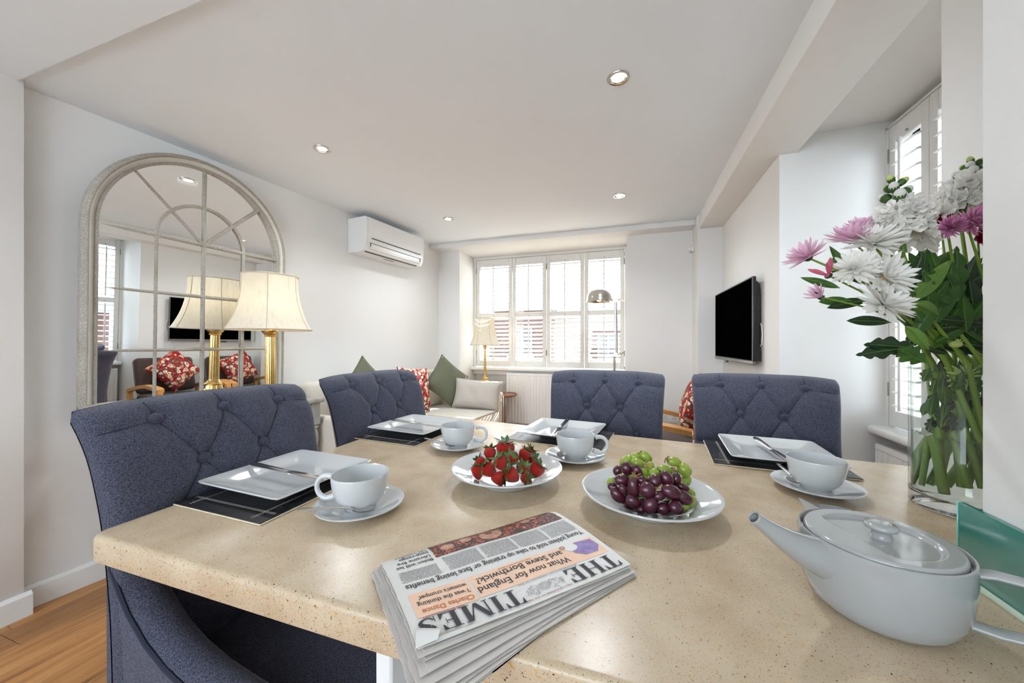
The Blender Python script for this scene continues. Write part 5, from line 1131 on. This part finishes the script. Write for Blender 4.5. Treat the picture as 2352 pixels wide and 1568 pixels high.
ld_.f += [(n0 - 120 + k, n0 - 120 + (k + 1) % 120, n0 + (k + 1) % 120, n0 + k) for k in range(120)]
lo_ = ld_.obj('lid', M['teapot'], tp, ang=50)
kx, ky = -math.cos(SA) * 0.004, -math.sin(SA) * 0.004
MB().lathe([(0.0095, TH - 0.003), (0.0088, TH + 0.002), (0.0078, TH + 0.0055), (0.0100, TH + 0.0082), (0.0142, TH + 0.0105), (0.0150, TH + 0.0130), (0.0138, TH + 0.0152), (0.008, TH + 0.0163), (0.0, TH + 0.0165)], 40).xf(Matrix.Translation((kx, ky, 0))).obj('knob', M['teapot'], lo_, ang=60)
sdx, sdy = math.cos(SA), math.sin(SA)
def sprof(k):
    d = 0.064 + 0.078 * k; z = 0.061 + 0.045 * k ** 1.1 - 0.003 * math.sin(math.pi * k); return d, z
pth = [sprof(i / 14) for i in range(15)]; rad = [0.0152 * (1 - i / 14) ** 1.2 + 0.0068 for i in range(15)]
MB().tube([(d * sdx, d * sdy, z) for d, z in pth], rad, 24, caps=False).obj('spout', M['teapot'], tp, ang=70)
MB().tube([(d * sdx, d * sdy, z) for d, z in pth[8:]], [r * 0.72 for r in rad[8:]], 20, caps=False).obj('spout_bore', M['teapot'], tp, ang=70)
e0, e1_ = pth[-1], pth[-2]; dirv = Vector(((e0[0] - e1_[0]) * sdx, (e0[0] - e1_[0]) * sdy, e0[1] - e1_[1])).normalized()
lipm = MB().lathe([(0.0056, 0.0), (0.0060, 0.0014), (0.0070, 0.0016), (0.0078, 0.0)], 24, closed=True).xf(Matrix.Translation((e0[0] * sdx, e0[0] * sdy, e0[1])) @ rotto(dirv).to_matrix().to_4x4()); lipm.obj('spout_lip', M['teapot'], tp)
HA = math.radians(-21); hx_, hy_ = math.cos(HA), math.sin(HA)
hpts = [(0.069, 0.070), (0.082, 0.073), (0.106, 0.073), (0.126, 0.067), (0.134, 0.054), (0.134, 0.038), (0.128, 0.026), (0.110, 0.019), (0.085, 0.016), (0.066, 0.017)]
MB().tube([(d * hx_, d * hy_, z) for d, z in hpts], 0.0088, 14, flat=0.42).obj('handle', M['teapot'], tp, ang=70)
jg = thing('milk_jug', 'small white milk jug with a pointed lip behind the teapot', 'jug', (0.292, 0.660, TZ), math.atan2(-0.36, -1.0))
def jug(off):
    def f(u, v):
        a = 2 * math.pi * u; lipk = max(0, math.cos(a)) ** 3.5; r = (0.026 + 0.007 * math.sin(math.pi * (0.15 + 0.6 * v)) - off) * (1 + 0.0 * v); ext = 0.028 * lipk * v ** 3
        return ((r + ext) * math.cos(a), r * math.sin(a), 0.002 + 0.050 * v + 0.024 * lipk * v ** 3 - (0 if off == 0 else 0.0003))
    return f
MB().grid(jug(0), 60, 18, wrap=True).grid(jug(0.0022), 60, 18, wrap=True).lathe([(0, 0), (0.026, 0), (0.0285, 0.003)], 40).obj('jug_body', M['ceramic'], jg, ang=70)
MB().tube([(-0.028, 0, 0.044), (-0.042, 0, 0.045), (-0.050, 0, 0.035), (-0.046, 0, 0.022), (-0.029, 0, 0.014)], 0.004, 10).obj('handle', M['ceramic'], jg)

# ================================================================ vase of flowers
VX, VY, VR, VH = 0.580, 0.887, 0.070, 0.268
vz = thing('glass_vase', 'tall clear glass cylinder vase part filled with water', 'vase', (VX, VY, TZ + 0.0004), 0)
MB().lathe([(VR, 0.0265), (VR, VH - 0.001), (VR - 0.001, VH), (VR - 0.0025, VH), (VR - 0.0035, VH - 0.001), (VR - 0.0035, 0.0265)], 72, cap=False).obj('glass_wall', M['vasethin'], vz, ang=50)
MB().lathe([(0.0, 0.0), (VR - 0.003, 0.0), (VR, 0.003), (VR, 0.026), (VR - 0.004, 0.026), (VR - 0.007, 0.0215), (0.0, 0.021)], 72).obj('glass_base', M['vase'], vz, ang=50)
MB().lathe([(0.0, 0.0216), (VR - 0.0078, 0.0224), (VR - 0.0041, 0.027), (VR - 0.0041, 0.1335), (0.0, 0.1335)], 72).obj('water', M['water'], vz, ang=50)
random.seed(21)
def blade_between(p, q, wid, mat, name, parent, inv, curl=0.15, lobed=False, side=None):
    p, q = Vector(p), Vector(q); d = q - p; L = d.length
    view = ((p + q) / 2 - EYE).normalized(); sd = d.cross(view).normalized(); nn = sd.cross(d).normalized()
    def f(u, v):
        a = 2 * v - 1; w_ = (math.sin(math.pi * min(1, 0.04 + 0.96 * u)) ** 0.8) * (1 - 0.25 * u) * 0.86
        if lobed: w_ *= (0.50 + 0.70 * abs(math.sin(u * 3.5 * math.pi)) ** 0.7) 
        c = p + d * u + sd * (a * w_ * wid / 2) + nn * (curl * L * math.sin(math.pi * u * 0.9) * 0.35 - 0.17 * wid * (1 - abs(a)) + 0.04 * wid * math.sin(9 * u + 3 * a)) + Vector((0, 0, -curl * L * u * u * 0.4))
        return inv @ c
    lf = MB().grid(f, 22 if lobed else 12, 6).obj(name, mat, parent, ang=80)
    MB().tube([Vector(f(k / 10, 0.5)) + inv.to_3x3() @ (-view * 0.0006) for k in range(10)], [0.0010 * (1 - 0.07 * k) for k in range(10)], 5).obj('midrib', M['leaflight'], lf)
    return lf
def petalmesh(name, L, W, curl, mat, fold=0.25, cup_=0.0):
    def f(u, v):
        a = 2 * v - 1; w_ = W * 1.55 * (0.15 + u) ** 0.6 * max(0.0, 1 - u ** 2.6) ** 0.75
        return (a * w_ / 2, u * L, curl * L * u * u + fold * W * (abs(a) ** 1.5) * math.sin(math.pi * min(1, u + 0.1)) - 0.0)
    me = MB().grid(f, 9, 4).mesh(name, ang=80); me.materials.append(mat); return me
PW = petalmesh('petal', 1.0, 0.215, 0.18, M['pwhite']); PP = petalmesh('petal', 1.0, 0.20, 0.20, M['ppink']); PR = petalmesh('petal', 1.0, 0.30, 0.25, M['ppink2']); PG = petalmesh('petal', 1.0, 0.17, -0.22, M['pgreen'])
PMG = petalmesh('petal', 1.0, 0.20, 0.35, M['pmag']); PH = petalmesh('petal', 1.0, 0.6, 0.2, M['phot'])
def head(t, pos, d, R, pm_, rings, core=None, name='petal', jitter=0.16):
    B_ = Vector(d).to_track_quat('Z', 'Y').to_matrix().to_4x4()
    for (n, elev, ln, lift) in rings:
        off = random.random() * 6
        for k in range(n):
            az = off + 2 * math.pi * k / n + random.uniform(-1, 1) * jitter; e = math.radians(elev + random.uniform(-9, 9)); L = R * ln * random.uniform(0.88, 1.1)
            m = Matrix.Translation(pos) @ B_ @ Matrix.Rotation(az, 4, 'Z') @ Matrix.Translation((0, R * 0.05, lift * R)) @ Matrix.Rotation(e, 4, 'X') @ Matrix.Rotation(random.uniform(-0.25, 0.25), 4, 'Y') @ Matrix.Diagonal((L, L, L, 1))
            o = mkobj(name, pm_, None, t); o.matrix_basis = m
    MB().lathe([(0.0, -0.16 * R), (0.10 * R, -0.15 * R), (0.20 * R, -0.05 * R), (0.16 * R, 0.02 * R), (0, 0.03 * R)], 12).xf(Matrix.Translation(pos) @ B_).obj('calyx', M['leafdark'], t)
    if core: MB().ball((0, 0, 0), R * 0.16, 10, 8, (1, 1, 0.6)).xf(Matrix.Translation(Vector(pos)) @ B_ @ Matrix.Translation((0, 0, R * 0.08))).obj('flower_centre', M['pcore'], t)
SLOT = [Vector((0.0125 * math.sqrt(i + 0.35) * math.cos(2.39996 * i), 0.0125 * math.sqrt(i + 0.35) * math.sin(2.39996 * i), 0)) for i in range(17)]     # one place in the vase mouth for each stem
def flower(name, label, cat, hp, r_stem, lean=0.75, group=None, kink=None, bot=None):
    hp = Vector(hp); v = hp - Vector((VX, VY, hp.z)); d2 = Vector((v.x, v.y, 0)); l = d2.length; dn = d2.normalized() if l > 1e-4 else Vector((1, 0, 0))
    want = dn * min(0.045, l * 0.45); sl = min(SLOT, key=lambda q: (q - want).length); SLOT.remove(sl)
    mouth = Vector((VX, VY, TZ + VH)) + sl; tw = Matrix.Rotation(1.5, 3, 'Z')       # the stems cross in a loose spiral
    base_ = Vector((VX, VY, TZ + 0.034 + 0.0015 * len(SLOT))) + tw @ sl
    r_stem = 0.0014 + r_stem * 0.85; t = thing(name, label, cat, base_, 0, group); inv = Matrix.Translation(-base_)
    P0, P1, P2 = base_, mouth, hp; mid = P1.lerp(P2, 0.5) + Vector((0, 0, 0.10 * (P2 - P1).length * 0.6))
    pts = [P0, P0.lerp(P1, 0.33), P0.lerp(P1, 0.66), P1, P1.lerp(mid, 0.5), mid, mid.lerp(P2, 0.5) + Vector((0, 0, 0.004)), P2]
    MB().tube([inv @ q for q in pts], [r_stem * k for k in (1.15, 1.15, 1.1, 1.0, 0.72, 0.58, 0.48, 0.42)], 10).obj('stem', M['stem'], t, ang=80)
    return t, inv
CAMDIR = lambda p: (EYE - Vector(p)).normalized()
def leaves(t, inv, lst):
    for (u0, v0, u1, v1, w_, dep, mm, lob) in lst:
        p, q = atd(u0, v0, dep), atd(u1, v1, dep - 0.012); blade_between(p, q, w_ / F * dep, M[mm], 'leaf', t, inv, curl=random.uniform(0.05, 0.25), lobed=lob)
R_WM = [(18, -4, 1.0, 0.0), (18, 14, 0.95, 0.03), (15, 32, 0.82, 0.07), (12, 50, 0.64, 0.1), (8, 68, 0.45, 0.12)]
R_PM = [(17, 6, 1.0, 0.0), (16, 28, 0.95, 0.03), (12, 48, 0.82, 0.06), (8, 68, 0.62, 0.08)]
right = Vector((CO, SI, 0)); fwd = Vector((-SI, CO, 0)); up_ = Vector((0, 0, 1))
def D(a, b, c): return (right * a + up_ * b - fwd * c).normalized()      # right, up, towards the camera
def mum(label, u, v, dep, rpx, d, pm_, rings, core, lv, grp, stemr=0.0032):
    p = atd(u, v, dep); t, inv = flower('chrysanthemum', label, 'flower', p, stemr, group=grp)
    head(t, inv @ p, d, rpx / F * dep, pm_, rings, core); leaves(t, inv, lv); return t
gw, gp = 'white chrysanthemums in the vase', 'pink chrysanthemums in the vase'
mum('white double chrysanthemum at the top of the white cluster below the stock', 2004, 560, 0.600, 56, D(-0.35, 0.75, 0.5), PW, R_WM, None, [(2060, 700, 2190, 560, 60, 0.66, 'leaf', False)], gw)
mum('white chrysanthemum with a brown centre in the middle of the white cluster', 2030, 638, 0.585, 60, D(0.05, 0.35, 0.95), PW, R_WM, True, [(2050, 640, 2120, 735, 46, 0.61, 'leaf', False), (2100, 800, 1985, 782, 46, 0.60, 'leafdark', True)], gw)
mum('white chrysanthemum hanging lowest in the white cluster', 2028, 700, 0.575, 58, D(0.05, 0.55, 0.8), PW, R_WM, None, [(2120, 830, 2060, 795, 54, 0.60, 'leaf', True), (2075, 800, 1965, 812, 40, 0.60, 'leafdark', True)], gw)
mum('white chrysanthemum on the outer side of the white cluster, next to the rose-pink lily', 1962, 618, 0.595, 46, D(-0.65, 0.35, 0.6), PW, R_WM, None, [(2040, 740, 1945, 730, 30, 0.61, 'leafdark', False)], gw)
mum('pale pink chrysanthemum reaching furthest out from the vase', 1856, 592, 0.600, 46, D(-0.62, 0.75, 0.1), PP, R_PM, None, [(1925, 660, 1838, 634, 22, 0.61, 'leaf', False)], gp, 0.0026)
mum('full pale pink chrysanthemum beside the white stock', 1955, 552, 0.625, 50, D(-0.35, 0.9, 0.2), PP, R_PM, None, [(1960, 640, 1905, 560, 24, 0.63, 'leaf', False), (1975, 650, 1915, 600, 22, 0.63, 'leafdark', False)], gp, 0.0026)
mum('second pale pink chrysanthemum close above the full one', 1978, 528, 0.640, 38, D(-0.2, 0.95, 0.2), PP, R_PM, None, [], gp, 0.0024)
mum('small half-open pink chrysanthemum on a thin stem lowest on the outer side', 1886, 682, 0.590, 34, D(-0.78, 0.6, 0.05), PP, [(9, 42, 1.0, 0.0), (8, 60, 0.95, 0.02), (5, 74, 0.85, 0.02)], None, [(1890, 690, 1870, 668, 14, 0.595, 'leafdark', False)], gp, 0.0018)
mum('lime green chrysanthemum drooping inside the rim of the vase', 2214, 862, 0.645, 38, D(0.1, -0.15, 0.95), PG, [(18, -8, 1.0, 0.0), (16, 14, 0.85, 0.03), (12, 38, 0.6, 0.06)], None, [], None, 0.0022)
p = atd(2195, 790, 0.62); t, inv = flower('chrysanthemum_bud', 'small pale green chrysanthemum bud above the vase rim', 'flower', p, 0.0016)
MB().ball(inv @ p, 11 / F * 0.62, 12, 8, (1, 1, 0.75)).obj('bud', M['pgreen'], t); head(t, inv @ p, D(0, 0.8, 0.6), 0.011, PG, [(14, 62, 0.9, 0.1)], None)
leaves(t, inv, [(2130, 800, 2080, 740, 34, 0.60, 'leaflight', False), (2150, 720, 2095, 690, 40, 0.60, 'leaflight', False)])
# rose lily
p = atd(1902, 632, 0.61); t, inv = flower('alstroemeria', 'rose pink alstroemeria between the pale pink and white blooms', 'flower', p, 0.0024)
head(t, inv @ p, D(-0.7, 0.35, 0.3), 40 / F * 0.61, PR, [(3, 42, 1.0, 0), (3, 55, 0.9, 0.02)], None); leaves(t, inv, [(1950, 690, 1880, 690, 26, 0.615, 'leaf', False), (1990, 690, 1900, 700, 30, 0.615, 'leafdark', False), (1925, 640, 1913, 588, 22, 0.62, 'leaf', False)])
p = atd(1935, 590, 0.625); 
# pompons
mp_ = [(22, -30, 0.55, 0.10), (26, -10, 0.60, 0.20), (28, 8, 0.60, 0.28), (26, 26, 0.58, 0.34), (22, 42, 0.55, 0.40), (16, 58, 0.50, 0.45), (10, 74, 0.46, 0.48)]
for (u, v, dep, r, d, l) in ((2176, 530, 0.590, 34, D(-0.3, 0.55, 0.8), 'mauve pompon chrysanthemum tucked behind the white stock'), (2222, 520, 0.600, 46, D(0.05, 0.6, 0.85), 'larger mauve pompon chrysanthemum by the wall nib')):
    p = atd(u, v, dep); t, inv = flower('pompon_chrysanthemum', l, 'flower', p, 0.003, group='mauve pompons in the vase')
    head(t, inv @ p, d, r / F * dep * 1.15, PMG, mp_, None); leaves(t, inv, [(2180 + (u - 2178), 690, u + 10, 590, 50, 0.665, 'leafdark', False), (2160, 740, 2230, 650, 60, 0.67, 'leaf', False), (2140, 800, 2240, 690, 44, 0.64, 'leaflight', False)])
for (u, v, dep, r, d, l) in ((2246, 548, 0.665, 34, D(0.2, 0.2, 0.9), 'crimson carnation half hidden by the wall nib'), (2160, 510, 0.70, 30, D(-0.1, 0.8, 0.6), 'crimson carnation peeping out behind the white stock')):
    p = atd(u, v, dep); t, inv = flower('carnation', l, 'flower', p, 0.0025, group='crimson carnations in the vase')
    head(t, inv @ p, d, r / F * dep, PH, [(9, 10, 1.0, 0), (9, 40, 0.8, 0.05), (6, 65, 0.6, 0.1)], None)
    leaves(t, inv, [(2225, 800, 2205, 680, 52, 0.69, 'leaf', False), (2120, 780, 2150, 640, 48, 0.70, 'leafdark', False)])
# stocks: spikes of ruffled florets with buds on top
def floret_mesh():
    mb = MB(); rn = random.Random(9)
    for ringn, el, ln in ((5, 8, 1.0), (5, 32, 0.85), (4, 58, 0.6)):
        for k in range(ringn):
            az = 2 * math.pi * (k + rn.random() * 0.4) / ringn
            def f(u, v):
                a = 2 * v - 1; w_ = 0.95 * ln * (u ** 0.7) * (1 - 0.25 * u * u); return (a * w_ / 2, u * ln * (1 - 0.22 * a * a), 0.10 * u * math.sin(3.2 * a + k * 2) + 0.10 * u * u * math.cos(2 * a))
            g_ = MB().grid(f, 6, 10).xf(Matrix.Rotation(az, 4, 'Z') @ Matrix.Rotation(math.radians(el), 4, 'X')); mb.add(g_.v, g_.f)
    me = mb.mesh('floret', ang=80); me.materials.append(M['pwhite']); return me
FLO = floret_mesh()
def stock(label, tip, mid_, low, dep, wpx, lv, nfl, seed):
    rn = random.Random(seed); pt, pm2, pl2 = atd(*tip, dep), atd(*mid_, dep), atd(*low, dep)
    t, inv = flower('stock_flower', label, 'flower', pl2, 0.0055, group='white stocks in the vase')
    MB().tube([inv @ q for q in (pl2, pl2.lerp(pm2, 0.5), pm2, pm2.lerp(pt, 0.5), pt)], [0.0050, 0.0048, 0.0042, 0.0034, 0.002], 10).obj('spike_stem', M['leaflight'], t)
    for i in range(nfl):
        k = i / (nfl - 1); c = pl2.lerp(pm2, k); az = i * 2.4 + rn.random(); rr_ = wpx / F * dep * (0.68 - 0.26 * k)
        d = (right * math.cos(az) - fwd * math.sin(az) * 0.9 + up_ * 0.45).normalized(); R = wpx / F * dep * 0.36 * rn.uniform(0.85, 1.15)
        o = mkobj('floret', FLO, None, t); o.matrix_basis = Matrix.Translation(inv @ (c + d * rr_ * 0.75)) @ d.to_track_quat('Z', 'Y').to_matrix().to_4x4() @ Matrix.Diagonal((R, R, R, 1))
    for i in range(9):
        k = i / 8; c = pm2.lerp(pt, 0.1 + 0.9 * k); az = i * 2.2; d = (right * math.cos(az) - fwd * math.sin(az) + up_ * 0.9).normalized(); q = c + d * 0.023 * (1 - 0.55 * k); r = 0.0105 * (1 - 0.45 * k)
        b_2 = MB().ball((0, 0, 0), r, 12, 8, (0.8, 0.8, 1.15)).xf(Matrix.Translation(inv @ q) @ d.to_track_quat('Z', 'Y').to_matrix().to_4x4()).obj('bud', M['pwhite'] if k < 0.55 else M['pgreen'], t)
        MB().lathe([(0.0, -r * 1.3), (r * 0.7, -r * 1.0), (r * 0.86, -r * 0.2), (r * 0.78, r * 0.25)], 10).xf(Matrix.Translation(inv @ q) @ d.to_track_quat('Z', 'Y').to_matrix().to_4x4()).obj('sepal', M['leaf'], b_2)
        MB().tube([inv @ c, inv @ (c.lerp(q, 0.7))], 0.0014, 6).obj('bud_stalk', M['leaflight'], b_2)
    leaves(t, inv, lv)
stock('white stock spike leaning towards the television wall, buds on top', (2052, 415), (2062, 490), (2074, 580), 0.605, 84, [(2100, 690, 2185, 585, 44, 0.60, 'leaflight', False), (2075, 640, 2040, 615, 30, 0.60, 'leaf', False), (2150, 740, 2190, 590, 58, 0.62, 'leaf', False), (2140, 760, 2220, 665, 52, 0.64, 'leaf', False)], 30, 3)
stock('white stock spike standing upright by the wall nib', (2236, 372), (2222, 430), (2206, 510), 0.690, 90, [(2190, 760, 2245, 700, 40, 0.66, 'leaf', False)], 24, 5)

# dense foliage between the stems, above and inside the vase
rn = random.Random(31); hosts = [o for o in COL.objects if o.parent is None and o.get('category') == 'flower']
for i in range(170):
    h = hosts[i % len(hosts)]; inv = Matrix.Translation(-h.location); inside = i >= 120
    u0, v0 = (rn.uniform(2085, 2240), rn.uniform(655, 800)) if not inside else (rn.uniform(2110, 2235), rn.uniform(870, 995)); a = rn.uniform(-2.3, 0.6) if not inside else rn.uniform(-3, 0)
    L = rn.uniform(70, 150) if not inside else rn.uniform(40, 75); dep = rn.uniform(0.605, 0.71) if not inside else rn.uniform(0.635, 0.69)
    u1, v1 = u0 + L * math.cos(a) * 0.7, v0 + L * math.sin(a) * 0.9
    p, q = atd(u0, v0, dep), atd(min(u1, 2290), v1, dep - 0.01)
    if inside:
        for w_ in (p, q):
            d_ = Vector((w_.x - VX, w_.y - VY, 0)); 
            if d_.length > 0.054: w_ -= d_ * (1 - 0.054 / d_.length)
    blade_between(p, q, rn.uniform(20, 44) / F * dep * (0.7 if inside else 1), M[rn.choice(['leafdark', 'leafdark', 'leaf', 'leaf'])], 'leaf', h, inv, curl=rn.uniform(0.0, 0.2), lobed=rn.random() < 0.4)
